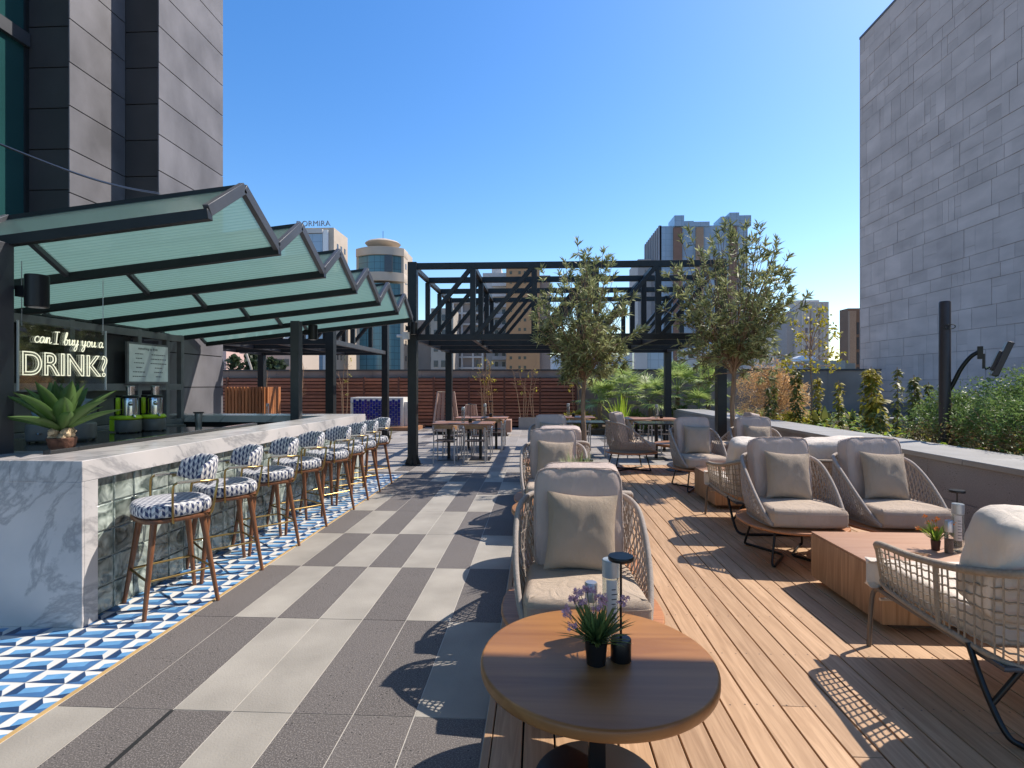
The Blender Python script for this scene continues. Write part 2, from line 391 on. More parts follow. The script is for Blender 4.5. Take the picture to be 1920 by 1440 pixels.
LIGHT = mat('light_concrete_paver', (.33, .305, .265), .8, 0, .17, 2.2, .25, 90, .06)
def speck(name, base, c2, sc, isl):
    m = mat(name, base, .75, 0, .08, 2, .3, 160, isl)
    N = m.node_tree.nodes; L = m.node_tree.links; p = P(m); src = p.inputs['Base Color'].links[0].from_socket
    tc = N.new('ShaderNodeTexCoord'); a = N.new('ShaderNodeTexNoise'); a.inputs['Scale'].default_value = sc; a.inputs['Detail'].default_value = 3
    L.new(tc.outputs['Object'], a.inputs['Vector']); r = N.new('ShaderNodeMapRange'); r.inputs[1].default_value = .5; r.inputs[2].default_value = .62; L.new(a.outputs[0], r.inputs[0])
    mx = N.new('ShaderNodeMix'); mx.data_type = 'RGBA'; L.new(r.outputs[0], mx.inputs[0]); L.new(src, mx.inputs[6]); mx.inputs[7].default_value = (*c2, 1)
    b = N.new('ShaderNodeTexVoronoi'); b.inputs['Scale'].default_value = 42; L.new(tc.outputs['Object'], b.inputs['Vector'])
    g = N.new('ShaderNodeMath'); g.operation = 'LESS_THAN'; g.inputs[1].default_value = .17; L.new(b.outputs['Distance'], g.inputs[0])
    nz = N.new('ShaderNodeTexNoise'); nz.inputs['Scale'].default_value = 5; L.new(tc.outputs['Object'], nz.inputs['Vector'])
    g2 = N.new('ShaderNodeMath'); g2.operation = 'GREATER_THAN'; g2.inputs[1].default_value = .54; L.new(nz.outputs[0], g2.inputs[0])
    g3 = N.new('ShaderNodeMath'); g3.operation = 'MULTIPLY'; L.new(g.outputs[0], g3.inputs[0]); L.new(g2.outputs[0], g3.inputs[1])
    my = N.new('ShaderNodeMix'); my.data_type = 'RGBA'; L.new(g3.outputs[0], my.inputs[0]); L.new(mx.outputs[2], my.inputs[6]); my.inputs[7].default_value = (.03, .028, .027, 1)
    L.new(my.outputs[2], p.inputs['Base Color']); return m
DARK = speck('speckled_basalt_paver', (.108, .096, .090), (.235, .212, .195), 150, .1)
MIDP = mat('grey_stone_paver', (.30, .275, .25), .8, 0, .14, 2.5, .25, 90, .14)
rows = {0: 'DLDDLDL', 1: 'DDLLDDL', 2: 'DLDLDLD', 3: 'LDLDLDL', 4: 'DLDLLDD', 5: 'LDDLDLD', 6: 'DDDLDDL', 7: 'DDLDDLD', -1: 'LDDLDDL'}
rows[1] = 'DDLLDDL'; rows[0] = 'LDDLDDD'
mb = MB(); X0 = -2.40
for r in range(-2, 18):
    y0 = 1.52+1.05*r; y1 = y0+1.05
    pat = rows.get(r)
    for c in range(7):
        x0 = X0+.3*c; x1 = x0+.3 if (c < 6 or y1 > 10.9) else -.25
        if pat: k = 0 if pat[c] == 'L' else 1
        else: k = 2 if R() > .12 else 1
        if y0 > 9.3: k = 2
        g = .003
        mb.box(x0+g, x1-g, y0+g, y1-g, -.03, 0, k)
for r in range(-2, 19):                    # right of the deck's end and the left and far fields
    y0 = 1.52+1.05*r; y1 = y0+1.05
    for c in range(-38, 50):
        x0 = X0+.3*c
        if 0 <= c < 7 or x0 > 12: continue
        if c < 0 and y1 < 9.6: continue
        if c < 0: y0 = max(y0, 9.56)
        if c >= 7 and y0 < 10.8: continue
        mb.box(x0+.003, x0+.297, y0+.003, y1-.003, -.03, 0, 2 if R() > .06 else 1)
struct(mb.build('terrace_paving', [LIGHT, DARK, MIDP], smooth=0))

# blue patterned tiles in front of and round the bar
TW = mat('tile_white', (.70, .70, .67), .35, 0, .05, 8); TB = mat('tile_sky_blue', (.13, .32, .56), .35, 0, .12, 14); TN = mat('tile_navy', (.02, .055, .14), .35, 0, .15, 14)
mb = MB(); S = .222; Z = 0.0
ny = 34; nx = 12
def tq(x, y, pts, m):
    mb.add([(max(-7, min(-2.425, x+a*S)), y+b*S, Z) for a, b in pts], [tuple(range(len(pts)))], m)
SY = .128
def tq(x, y, pts, m):
    mb.add([(min(-2.425, x+p*S), y+q*SY, Z) for p, q in pts], [tuple(range(len(pts)))], m)
for i in range(nx):
    for j in range(66):
        x = -2.425-S*(i+1)+.5*S; y = 1.1+SY*j
        if y > 9.45 or (i == 0 and False): continue
        A = (.008,.014); B = (.992,.014); C = (.992,.986); D = (.008,.986)
        a = (.26,.20); b = (.78,.40); c = (.74,.82); d = (.22,.62)
        e = (i+j) % 2
        kl, kc, kr, kt, kb = ((0,1,0,0,2), (2,1,3,0,3))[e]
        tq(x, y, (a,b,c,d), kc); tq(x, y, (A,a,d,D), kl); tq(x, y, (b,B,C,c), kr); tq(x, y, (D,d,c,C), kt); tq(x, y, (A,B,b,a), kb)
for j in range(66):
    y = 1.1+SY*j
    if y > 9.45: continue
    e = (j+1) % 2; x = -2.425-.5*S
struct(mb.build('tiled_floor', [TW, TB, TN, mat('tile_mid_blue', (.055,.155,.34), .35, 0, .12, 14)], smooth=0))
mb = MB(); mb.box(-8, -2.425, .9, 9.55, -.01, -.0012)
struct(mb.build('tile_bed', mat('tile_grout', (.45, .44, .42), .8)))
mb = MB(); mb.box(-2.425, -2.405, .9, 9.55, -.01, .004)
struct(mb.build('brass_floor_strip', mat('brass_strip', (.62,.42,.18), .4, .2)))

# timber deck
DECKM = wood('deck_timber', (.37, .22, .115), (.53, .34, .195), .6, 'Y', .7, .16, 5)
mb = MB(); x = -.205; i = 0
while x < 4.3:
    y = -3 + U(0, 1.5)
    while y < 10.75:
        y1 = min(10.75, y+U(3.2, 4.6))
        if 10.75-y1 < .7: y1 = 10.75
        mb.box(x, x+.131, y+.0015, y1-.0015, -.0006, .018); y = y1
    x += .140
mb.box(-.245, -.21, -3, 10.75, -.0006, .019)
mb.box(-.205, 4.3, 10.755, 10.80, -.02, .019)
for i in range(32):
    for j in range(22):
        y = -.4+.52*j
        for q in (.028, .103):
            cx = -.205+.14*i+q+U(-.003,.003); cy = y+U(-.006,.006); mb.add([(cx+.0045*cos(k*pi/3), cy+.0045*sin(k*pi/3), .0187) for k in range(6)], [tuple(range(6))], 1)
struct(mb.build('wooden_deck', [DECKM, mat('screw_head', (.09,.07,.06), .5, .4)], bevel=.0025))
mb = MB(); mb.box(-1.812, -1.79, 1.4, 2.565, -.002, .0015); struct(mb.build('drain_slot', mat('drain_dark', (.02,.02,.02), .6)))
mb = MB(); mb.box(-.24, 4.3, -3, 10.8, -.01, -.0008); struct(mb.build('deck_void', mat('deck_shadow_gap', (.02,.015,.012), .95)))

# ---------------------------------------------------------------- right planter wall, soil, coping
COP = mat('pale_coping_stone', (.31, .30, .28), .6, 0, .14, 2, .2, 80, .05)
GRAN = speck('planter_granite', (.24, .23, .235), (.36, .345, .34), 170, .05)
t = thing('planter_wall', 'long low grey granite planter wall with pale coping beside the deck', 'wall', (4.7, 8, 0))
mb = MB(); 
for k in range(12):
    mb.box(-.39, .36, -10.4+1.62*k+.002, -10.4+1.62*(k+1)-.002, 0, .39); mb.box(-.388, .358, -10.4+1.62*k+.5, -10.4+1.62*(k+1)+.496, .394, .79)
mb.build('wall_panel', GRAN, t, bevel=.003)
mb = MB()
for k in range(12): mb.box(-.42, .42, -10.43+1.62*k+.002, -10.43+1.62*(k+1)-.002, .79, .85)
mb.build('coping', COP, t, bevel=.006)
mb = MB(); n = 30
vs = []
for i in range(n+1):
    for j in range(n+1):
        x = 5.12+7.3*i/n; y = -3+23.4*j/n; vs.append((x, y, .62+.12*noise.noise(Vector((x*.8, y*.8, 0)))))
mb.add(vs, [(i*(n+1)+j, (i+1)*(n+1)+j, (i+1)*(n+1)+j+1, i*(n+1)+j+1) for i in range(n) for j in range(n)])
struct(mb.build('planting_bed', SOIL, smooth=60))
mb = MB(); mb.box(.9, 5.08, 17.35, 20.4, 0, .16)
struct(mb.build('garden_bed', SOIL))
mb = MB(); mb.box(12.42, 12.6, -6, 20.5, -.01, 1.0); tag(mb.build('parapet_wall', LOWALL), 'low dark parapet along the far side of the planting bed', 'wall')
# back wall and slatted fence
t = thing('boundary_wall', 'tall dark rendered wall closing the far end of the terrace', 'wall', (0, 20.6, 0))
mb = MB()
for k in range(14): mb.box(-14+1.9*k+.003, -14+1.9*(k+1)-.003, -.1, .15, 0, 2.14)
mb.build('wall_panel', LOWALL, t, bevel=.003)
mb = MB(); mb.box(-14, 12.6, -.14, .19, 2.14, 2.2); mb.build('coping', mat('dark_coping', (.075, .07, .068), .7), t)
t = thing('slatted_fence', 'reddish horizontal slatted timber screen in front of the dark back wall', 'fence', (0, 20.3, 0))
mb = MB()
for k in range(14):
    z = .06+.130*k
    for j in range(11):
        x0 = -13.4+1.345*j
        if x0+1.3 > 1.6: continue
        mb.obox((x0+.66, U(-.01, .01), z+.055), (1.335, .022, .098), Matrix.Rotation(radians(-12), 3, 'X'))
mb.build('slat_panel', SLATW, t)
for j in range(12):
    x = -13.4+1.345*j
    if x > 1.5: continue
    mb = MB(); mb.box(x-.035, x+.035, -.03, .05, 0, 1.9); mb.build('post', wood('dark_post_wood', (.10, .035, .02), (.16, .06, .035), .6, 'Z'), t)
mb = MB(); mb.box(-13.4, 1.42, .06, .08, 0, 1.88); mb.build('backing', mat('fence_backing', (.03, .018, .014), .9), t)
# ---------------------------------------------------------------- left building of stone slabs (steps outwards away from us)
def slabmat(name, c, isl, vs=1.0):
    return mat(name, c, .55, 0, .3, vs, .25, 8, isl, stretch=(1,1,.7))
LST = slabmat('grey_stone_slab', (.155, .152, .165), .07, 1.6)
DST = slabmat('shaded_stone_slab', (.05, .046, .045), .12, 1.0)  # darker copy of the slab stone: shade of the recesses put into its colour
GL = mat('dark_green_glass', (.02, .075, .075), .06, 0, .2, .5, spec=1)
t = thing('stone_tower', 'dark stone clad hotel tower with stepped piers and a glazed bay, at left', 'building', (-7.5, 8, 0))
def wallx(mb, x, y0, y1, z0, z1, step, off=0):      # face looking +X, slabs with open joints
    z = z0+off
    mb.box(x-.3, x-.02, y0+.1, y1-.02, z0, z1, 1)
    zz = z0
    while zz < z1:
        mb.box(x-.019, x, y0+.002, y1-.002, zz+.008, min(z1, zz+step)-.008, 0); zz += step
def wally(mb, y, x0, x1, z0, z1, step, m=0):
    zz = z0; mb.box(x0, x1-.021, y+.02, y+.3, z0, z1, 1)
    while zz < z1:
        mb.box(x0, x1-.021, y, y+.019, zz+.008, min(z1, zz+step)-.008, m); zz += step
for nm, x, y0, y1, st, zo in (('pier_face', -6.5, 8.92, 10.8, .62, .3), ('pier_face', -7.1, 7.82, 8.92, .66, .1)):
    mb = MB(); wallx(mb, x+7.5, y0-8, y1-8, -zo, 26, st); mb.build(nm, [LST, SOOT], t, bevel=.002)
for x0, x1, y in ((-7.1, -6.5, 8.92), (-7.76, -7.1, 7.82)):
    mb = MB(); wally(mb, y-8, x0+7.5, x1+7.5, -.4, 26, .62); mb.build('recess_face', [DST, SOOT], t, bevel=.002)
mb = MB(); mb.box(-8.0, -.7, 0.1, 2.8, 0, 26); mb.box(-8, .9, 2.6, 2.79, 0, 26); mb.box(.7, .9, 1.2, 2.7, 0, 26); mb.build('core', [LST], t)
for k in range(7):
    z0 = .0+3.4*k
    mb = MB(); mb.box(-.34, -.27, -12, -.2, z0+.12, z0+3.32); mb.build('window_pane', GL, t)
    mb = MB(); mb.box(-.36, -.2, -12, -.2, z0-.08, z0+.12); mb.build('floor_band', STEELG, t)
mb = MB()
for k in range(7): mb.box(-.36, -.24, -.2-1.9*k-.04, -.2-1.9*k+.04, 0, 25)
mb.build('mullion', STEEL, t)
mb = MB(); mb.box(-3, -.8, -12, -.2, 0, 25)
mb.build('room_interior', mat('room_dark', (.05, .07, .07), .9), t)
mb = MB()
for k in range(7):
    mb.box(-.80, -.76, -12, -4.0, 3.4*k+1.4, 3.4*k+2.6)
mb.build('curtain', mat('pale_blind', (.35, .42, .42), .9), t)
# cables from the tower to the canopy
for i, dz in enumerate((0, -.10)):
    a = Vector(at(-60, 246, 3.4)); b = Vector((-5.3, 7.81, 4.0+dz)) if i else Vector((-5.28, 7.8, 4.02)); b = Vector(at(300-4*i, 364-3*i, 7.8))
    mb = MB(); mb.tube([a.lerp(b, k/16)+Vector((0,0,-.25*sin(pi*k/16)*0.3-dz*0)) for k in range(17)], .008, 6)
    tag(mb.build('cable', BLACK), ('upper' if i == 0 else 'lower')+' of two thin stay cables running down to the glass canopy', 'cable', 'stay cables')

# ---------------------------------------------------------------- right building, far off across the street
t = thing('stone_block_building', 'tall windowless building clad in mixed grey stone slabs, filling the right edge', 'building', (58, 56.1, -8)); t.scale = (1.87, 1.87, 1.675)
mb = MB(); random.seed(3)
FX = 0; z = 0
while z < 43:
    h = random.choice((1.7, 2.3, 1.1, 2.0)); h = min(h, 43-z); y = -45
    while y < 23.6:
        wd = random.choice((.6, 1.0, 1.5, 2.1, 1.2)); wd = min(wd, 23.6-y)
        if R() < .3 and h > 1.4:
            hh = h*random.choice((.33, .5, .66)); mb.box(0, .25, y+.01, y+wd-.01, z+.02, z+hh-.01); mb.box(0, .25, y+.01, y+wd-.01, z+hh+.01, z+h-.02)
        else: mb.box(U(-.03, 0), .25, y+.01, y+wd-.01, z+.02, z+h-.02)
        y += wd
    z += h
mb.build('stone_cladding', mat('grey_cladding_stone', (.50, .405, .365), .8, 0, .14, .35, .3, 4, .075, stretch=(1,1,2)), t, smooth=0)
mb = MB(); mb.box(.03, 20, -45, 23.58, 0, 42.9); mb.build('core', mat('joint_grey', (.30,.26,.255), .9), t)
mb = MB(); mb.box(-.05, .4, -45.1, 23.7, 43.0, 43.25); mb.build('roof_edge', mat('roof_cap', (.10,.10,.11), .6), t)
mb = MB(); mb.box(.0, 20, 23.61, 23.7, 0, 43); mb.build('end_wall', mat('grey_cladding_plain', (.3, .28, .28), .8), t)

# ---------------------------------------------------------------- the steel truss pergolas
def pergola(xs, ys, label, loc, front=True):
    t = thing('truss_pergola', label, 'pergola', (0,0,0), 0, 'black steel truss pergolas')
    zt, zb = 3.98, 2.555; s = .10
    for yi, y in enumerate(ys):
        mb = MB()
        xa, xb = xs[0], xs[-1]
        mb.box(xa, xb, y-s/2, y+s/2, zt-.06, zt+.06); mb.box(xa, xb, y-s/2, y+s/2, zb-.06, zb+.06)
        for i, x in enumerate(xs[1:-1]): mb.box(x-s*.55, x+s*.55, y-s/2+.003, y+s/2-.003, zb+.06, zt-.06)
        for i in range(len(xs)-1):
            mb.bar((xs[i]+.05, y, zb+.02), (xs[i+1]-.02, y, zt-.02), .08, .105, up=(0,1,0))
        mb.build('truss', STEEL, t, bevel=.003)
        if yi not in (0, len(ys)-1):
            for x in (xa, xb):
                m2 = MB(); m2.box(x-.05, x+.05, y-.05, y+.05, zb+.064, zt-.064); m2.build('upright', STEEL, t)
    for x in [q for k_, q in enumerate(xs) if not (len(xs) == 6 and k_ == 2)]:
        for z in (zb, zt):
            mb = MB(); mb.box(x-.04, x+.04, ys[0]+.05, ys[-1]-.05, z-.052, z+.052); mb.build('long_beam', STEELG if z == zb else STEEL, t, bevel=.003)
    for x in (xs[0], xs[-1]):
        for y in (ys[0], ys[-1]):
            mb = MB(); w2 = .088
            mb.box(x-w2, x+w2, y-w2-.002, y+w2+.002, 0, zt+.075); 
            
            for an in range(4):
                M = Matrix.Rotation(an*pi/2, 3, 'Z'); f = [M @ Vector(q)+Vector((x,y,0)) for q in ((w2, -.006, .014), (.165, -.006, .014), (w2, -.006, .22), (w2, .006, .014), (.165, .006, .014), (w2, .006, .22))]
                mb.add(f, [(0,1,2),(5,4,3),(1,4,5,2),(0,2,5,3),(0,3,4,1)])
            pp = mb.build('post', STEEL, t, bevel=.003); m2 = MB(); m2.box(x-.17, x+.17, y-.17, y+.17, 0, .0135); m2.build('base_plate', STEEL, pp)
    return t
PX = [-2.52, -1.31, -.09, 1.13, 2.34, 3.55]
pergola(PX, [10.7, 12.15, 13.6, 15.05], 'black steel truss pergola standing over the dining tables in the middle', None)
pergola([-8.31, -7.06, -5.8, -4.55], [11.6, 13.0, 14.4, 15.8], 'black steel truss pergola partly hidden behind the bar canopy, to the left', None)
# unseen panel on posts, added to shade the near half of the round table
t = thing('added_shade_panel', 'unseen flat steel panel on posts, added above the viewpoint to shade the round table', 'canopy', (0, 0, 0))
mb = MB(); mb.box(-1.6, 4.2, -4, 3.94, 5.0, 5.08); mb.build('shade_panel', STEELG, t)
for x in (-1.5, 3.5):
    mb = MB(); mb.box(x-.08, x+.08, -3.9, -3.74, 0, 5.0); mb.build('post', STEEL, t)

# ---------------------------------------------------------------- sawtooth glass canopy over the bar
def canopy_glass():
    m = bpy.data.materials.new('fluted_green_glass'); m.use_nodes = True; N = m.node_tree.nodes; L = m.node_tree.links; p = N['Principled BSDF']
    p.inputs['Base Color'].default_value = (.36, .45, .43, 1); p.inputs['Roughness'].default_value = .14; p.inputs['Coat Weight'].default_value = .4
    tr = N.new('ShaderNodeBsdfTranslucent'); tr.inputs[0].default_value = (.40, .66, .58, 1)
    mx = N.new('ShaderNodeMixShader'); mx.inputs[0].default_value = .6
    tc = N.new('ShaderNodeTexCoord'); wv = N.new('ShaderNodeTexWave'); wv.wave_type = 'BANDS'; wv.bands_direction = 'Y'; wv.inputs['Scale'].default_value = 11.5; wv.inputs['Distortion'].default_value = 0
    L.new(tc.outputs['Object'], wv.inputs['Vector'])
    bp = N.new('ShaderNodeBump'); bp.inputs['Strength'].default_value = .35; bp.inputs['Distance'].default_value = .006; L.new(wv.outputs[0], bp.inputs['Height']); L.new(bp.outputs[0], p.inputs['Normal']); L.new(bp.outputs[0], tr.inputs['Normal'])
    cr = N.new('ShaderNodeValToRGB'); e = cr.color_ramp.elements; e[0].position = .25; e[0].color = (.25, .39, .37, 1); e[1].position = .6; e[1].color = (.40, .56, .53, 1)
    L.new(wv.outputs[0], cr.inputs[0]); L.new(cr.outputs[0], tr.inputs[0])
    L.new(p.outputs[0], mx.inputs[1]); L.new(tr.outputs[0], mx.inputs[2])
    tp = N.new('ShaderNodeBsdfTransparent'); tp.inputs[0].default_value = (.78, .93, .90, 1); m2 = N.new('ShaderNodeMixShader'); m2.inputs[0].default_value = .30
    L.new(mx.outputs[0], m2.inputs[1]); L.new(tp.outputs[0], m2.inputs[2]); L.new(m2.outputs[0], N['Material Output'].inputs[0]); return m
CG = canopy_glass()
t = thing('sawtooth_canopy', 'sawtooth canopy of fluted green glass in dark steel frames above the marble bar', 'canopy', (0, 0, 0))
XR, XM, XL = -2.4, -4.4, -6.4; SL = .112
def zc(x, ridge): return (3.2 if ridge else 2.865) + SL*(x-XR)
yv = [3.79+1.05*k for k in range(7)]; yp = [3.79+.475+1.05*k for k in range(6)]
for k in range(6):
    for (ya, yb, ra, rb) in ((yv[k], yp[k], 0, 1), (yp[k], yv[k+1], 1, 0)):
        for (xa, xb) in ((XR, XM), (XM, XL)):
            mb = MB()
            a = Vector((xa, ya, zc(xa, ra))); b = Vector((xb, ya, zc(xb, ra))); c = Vector((xb, yb, zc(xb, rb))); d = Vector((xa, yb, zc(xa, rb)))
            n = (b-a).cross(c-a).normalized(); n = n if n.z > 0 else -n; n = n*.006
            mb.add([a-n, b-n, c-n, d-n, a+n, b+n, c+n, d+n], [(0,1,2,3),(7,6,5,4),(0,4,5,1),(1,5,6,2),(2,6,7,3),(3,7,4,0)])
            mb.build('glass_panel', CG, t, smooth=0)
        for xx in (XR, XM, XL):                      # sloping rafters
            a = Vector((xx, ya, zc(xx, ra))); b = Vector((xx, yb, zc(xx, rb)))
            mb = MB(); mb.bar(a, b, .05 if xx == XM else .045, .085); mb.build('rafter', STEELG, t, bevel=.003)
    a = Vector((XR+.02, yp[k], zc(XR, 1)+.01)); b = Vector((XL, yp[k], zc(XL, 1)+.01))
    mb = MB(); mb.bar(a, b, .05, .035); mb.build('ridge_bar', STEEL, t)
for k in range(7):
    a = Vector((XR+.022, yv[k], zc(XR, 0)-.03)); b = Vector((XL, yv[k], zc(XL, 0)-.03))
    mb = MB(); mb.bar(a, b, .06, .078); mb.build('valley_beam', STEEL, t, bevel=.003)
for y in (3.73, 8.6):
    mb = MB(); mb.box(-4.016, -3.876, y-.07, y+.07, 0, 2.64); mb.build('post', STEELG, t, bevel=.004)
# up and down wall lights
sc0 = None
for (x, y, z, lb) in ((-3.80, 3.84, 2.30, 'black cylinder wall light on the nearest canopy post'), (-3.74, 8.62, 2.46, 'black cylinder wall light on the far canopy post'), (-2.52, 10.5, 2.72, 'black cylinder wall light high on the left pergola post')):
    if sc0 is None:
        sc0 = thing('wall_light', lb, 'wall light', (x, y, z), 0, 'black cylinder wall lights')
        m_ = MB(); m_.lathe([(.001,-.12),(.07,-.12),(.074,-.115),(.074,.115),(.07,.12),(.001,.12)], (.06,0,0), 24, cap=False); m_.build('lamp_body', BLACK, sc0)
        m_ = MB(); m_.box(-.085, .0, -.03, .03, -.04, .04); m_.build('bracket', BLACK, sc0)
        m_ = MB(); m_.lathe([(.001,-.123),(.05,-.123),(.05,-.1201),(.001,-.1201)], (.06,0,0), 20, cap=False); m_.build('lens', mat('lamp_lens', (.6,.6,.58), .3), sc0)
    else: copy_tree(sc0, (x, y, z), 0, lb)
t = thing('junction_box', 'small white cable junction box clamped to the left pergola post', 'box', (-2.62, 10.6, 2.58))
mb = MB(); mb.box(-.08, .06, -.06, .06, -.07, .07); mb.build('casing', WHITEP, t, bevel=.008)
mb = MB(); mb.tube([(-.08,0,.0), (-.2,0,.0)], .03, 10); mb.build('gland', WHITEP, t)

# ---------------------------------------------------------------- bar counter
t = thing('marble_bar', 'long white marble bar counter with a glass block front', 'bar', (-3.0, 3.4, 0))
mb = MB(); mb.box(-.5, 0, 0, 5.8, .96, 1.1); mb.build('counter_top', MARBLE, t, bevel=.004)
mb = MB(); mb.box(-3.6, -.001, 0, .02, 0, .96); mb.box(-.42, -.001, .0205, .13, 0, .96); mb.box(-3.6,-.5015,-.0,.5,.96,1.1); mb.build('end_panel', MARBLE, t, bevel=.003)
mb = MB(); mb.box(-.42, -.001, 5.67, 5.8, 0, .96); mb.build('jamb', MARBLE, t, bevel=.003)
mb = MB(); mb.box(-3.4, -.501, 5.25, 5.8, .99, 1.1); mb.build('return_top', MARBLE, t, bevel=.003)
mb = MB(); mb.box(-3.4, -.43, 5.3, 5.75, 0, .989); mb.build('return_front', SOOT, t)
GB = bpy.data.materials.new('glass_block'); GB.use_nodes = True
N = GB.node_tree.nodes; L = GB.node_tree.links; p = N['Principled BSDF']
p.inputs['Roughness'].default_value = .08; p.inputs['Coat Weight'].default_value = .6
tc = N.new('ShaderNodeTexCoord'); nz = N.new('ShaderNodeTexNoise'); nz.inputs['Scale'].default_value = 6; nz.inputs['Distortion'].default_value = 1.6; nz.inputs['Detail'].default_value = 2
g = N.new('ShaderNodeNewGeometry'); ad = N.new('ShaderNodeVectorMath'); mu = N.new('ShaderNodeMath'); mu.operation = 'MULTIPLY'; mu.inputs[1].default_value = 50
L.new(g.outputs['Random Per Island'], mu.inputs[0]); L.new(tc.outputs['Object'], ad.inputs[0]); L.new(mu.outputs[0], ad.inputs[1]); L.new(ad.outputs[0], nz.inputs['Vector'])
cr = N.new('ShaderNodeValToRGB'); e = cr.color_ramp.elements; e[0].position = .35; e[0].color = (.07, .095, .085, 1); e[1].position = .66; e[1].color = (.44, .50, .45, 1)
mr = N.new('ShaderNodeMapRange'); mr.inputs[3].default_value = .7; mr.inputs[4].default_value = 1.2; L.new(g.outputs['Random Per Island'], mr.inputs[0])
vm = N.new('ShaderNodeVectorMath'); vm.operation = 'SCALE'; L.new(nz.outputs[0], cr.inputs[0]); L.new(cr.outputs[0], vm.inputs[0]); L.new(mr.outputs[0], vm.inputs['Scale']); L.new(vm.outputs[0], p.inputs['Base Color'])
bp = N.new('ShaderNodeBump'); bp.inputs['Strength'].default_value = 1; bp.inputs['Distance'].default_value = .02; L.new(nz.outputs[0], bp.inputs['Height']); L.new(bp.outputs[0], p.inputs['Normal'])
mb = MB(); pitch = .192
for r in range(5):
    for c in range(29):
        y0 = .135+pitch*c
        if y0+pitch > 5.67: continue
        mb.box(-.12, -.05, y0+.004, y0+pitch-.004, r*pitch+.004, (r+1)*pitch-.004)
mb.build('glass_block_front', GB, t, bevel=.008)
mb = MB(); mb.box(-.14, -.062, .131, 5.67, 0, .959); mb.build('mortar', mat('block_mortar', (.42, .45, .42), .7), t)
mb = MB(); mb.box(-2.0, -.503, .5, 3.15, 1.02, 1.075); mb.box(-.56, -.503, .3, 3.15, 1.04, 1.13); mb.build('worktop', mat('black_worktop', (.028,.03,.032), .14, 0, .2, 3, coat=.3), t, bevel=.004)
mb = MB(); mb.box(-2.0, -.6, .5, 3.0, 0, 1.02); mb.build('cabinet', SOOT, t)
# back bar frame with shelves and dark panels
t = thing('back_bar_shelf', 'dark metal back bar shelving unit standing against the stone tower', 'shelf unit', (-5.9, 3.6, 0))
FR = mat('shelf_frame_grey', (.22,.22,.23), .4, .3)
mb = MB()
for y in (.4, 1.6, 2.9, 4.05, 4.65, 5.0):
    mb.box(-.04, .04, y-.035, y+.035, 0, 2.42)
for z in (2.36, 1.57, 1.0): mb.box(-.036, .036, .2, 5.03, z-.05, z+.05)
for y in (.4, 4.65, 5.0): mb.box(-.6, -.04, y-.03, y+.03, 2.33, 2.4)
mb.build('frame', FR, t, bevel=.003)
mb = MB(); mb.box(-.62, -.58, .2, 4.6, .9, 2.6); mb.box(-.57,-.05,.2,4.6,2.43,2.46); mb.build('back_panel', mat('dark_glass_panel', (.075,.078,.082), .15, 0, .2), t)
mb = MB(); mb.box(-.12, -.06, 2.95, 4.0, 1.63, 2.3); mb.build('door_panel', mat('smoked_panel', (.06,.06,.065), .3), t)
mb = MB(); mb.box(-.5, .1, .3, 4.6, .55, .92); mb.build('lower_cabinet', SOOT, t)
mb = MB(); mb.box(-.55, .5, .3, 4.4, .92, 1.0); mb.build('back_counter', mat('grey_worktop', (.10,.10,.10), .3), t)
for y in (1.0, 2.2, 3.4):
    mb = MB(); mb.box(-.09, -.05, y-.55, y+.5, 1.06, 1.52); mb.build('glass_door', mat('dim_glass', (.11,.115,.115), .1), t)

# stone column next to the bar (foot of the tower, already part of it) ---- small items
t = thing('neon_sign', 'clear acrylic panel hung over the bar with cursive and outlined neon lettering', 'sign', (-4.0, 3.95, 1.56))
mb = MB(); mb.box(-.005, .005, 0, .84, 0, .535)
AC = bpy.data.materials.new('clear_acrylic'); AC.use_nodes = True; N = AC.node_tree.nodes; L = AC.node_tree.links
gl = N.new('ShaderNodeBsdfGlossy'); gl.inputs['Roughness'].default_value = .03; gl.inputs[0].default_value = (.8,.85,.85,1)
tp = N.new('ShaderNodeBsdfTransparent'); tp.inputs[0].default_value = (.93,.95,.95,1); mx = N.new('ShaderNodeMixShader'); mx.inputs[0].default_value = .2
L.new(tp.outputs[0], mx.inputs[1]); L.new(gl.outputs[0], mx.inputs[2]); L.new(mx.outputs[0], N['Material Output'].inputs[0])
mb.build('acrylic_panel', AC, t)
mb = MB()
for y in (0, .84): mb.box(-.007, .007, y-.004, y+.004, -.004, .54)
mb.build('panel_edge', mat('acrylic_edge', (.55,.58,.58), .3), t)
for y in (.03, .81):
    mb = MB(); mb.tube([(0,y,.5),(0,y,1.0)], .003, 6); mb.build('hanging_wire', SILVER, t)
NEO = bpy.data.materials.new('neon_warm_white'); NEO.use_nodes = True; p = NEO.node_tree.nodes['Principled BSDF']
p.inputs['Base Color'].default_value = (.8,.8,.66,1); p.inputs['Emission Color'].default_value = (1,.97,.72,1); p.inputs['Emission Strength'].default_value = .34
def text_obj(txt, size, M, parent, name, m, fill=True, bevel=0, extr=0):
    cu = bpy.data.curves.new(name, 'FONT'); cu.body = txt; cu.size = size; cu.align_x = 'CENTER'; cu.align_y = 'CENTER'
    if not fill: cu.fill_mode = 'NONE'; cu.bevel_depth = bevel; cu.bevel_resolution = 1; cu.resolution_u = 6
    else: cu.extrude = extr; cu.resolution_u = 3
    o = bpy.data.objects.new(name+'_src', cu); COL.objects.link(o)
    bpy.context.view_layer.update(); dg = bpy.context.evaluated_depsgraph_get()
    me = bpy.data.meshes.new_from_object(o.evaluated_get(dg)); bpy.data.objects.remove(o); bpy.data.curves.remove(cu)
    me.transform(M); me.materials.clear(); me.materials.append(m)
    r = bpy.data.objects.new(name, me); COL.objects.link(r); r.parent = parent; return r
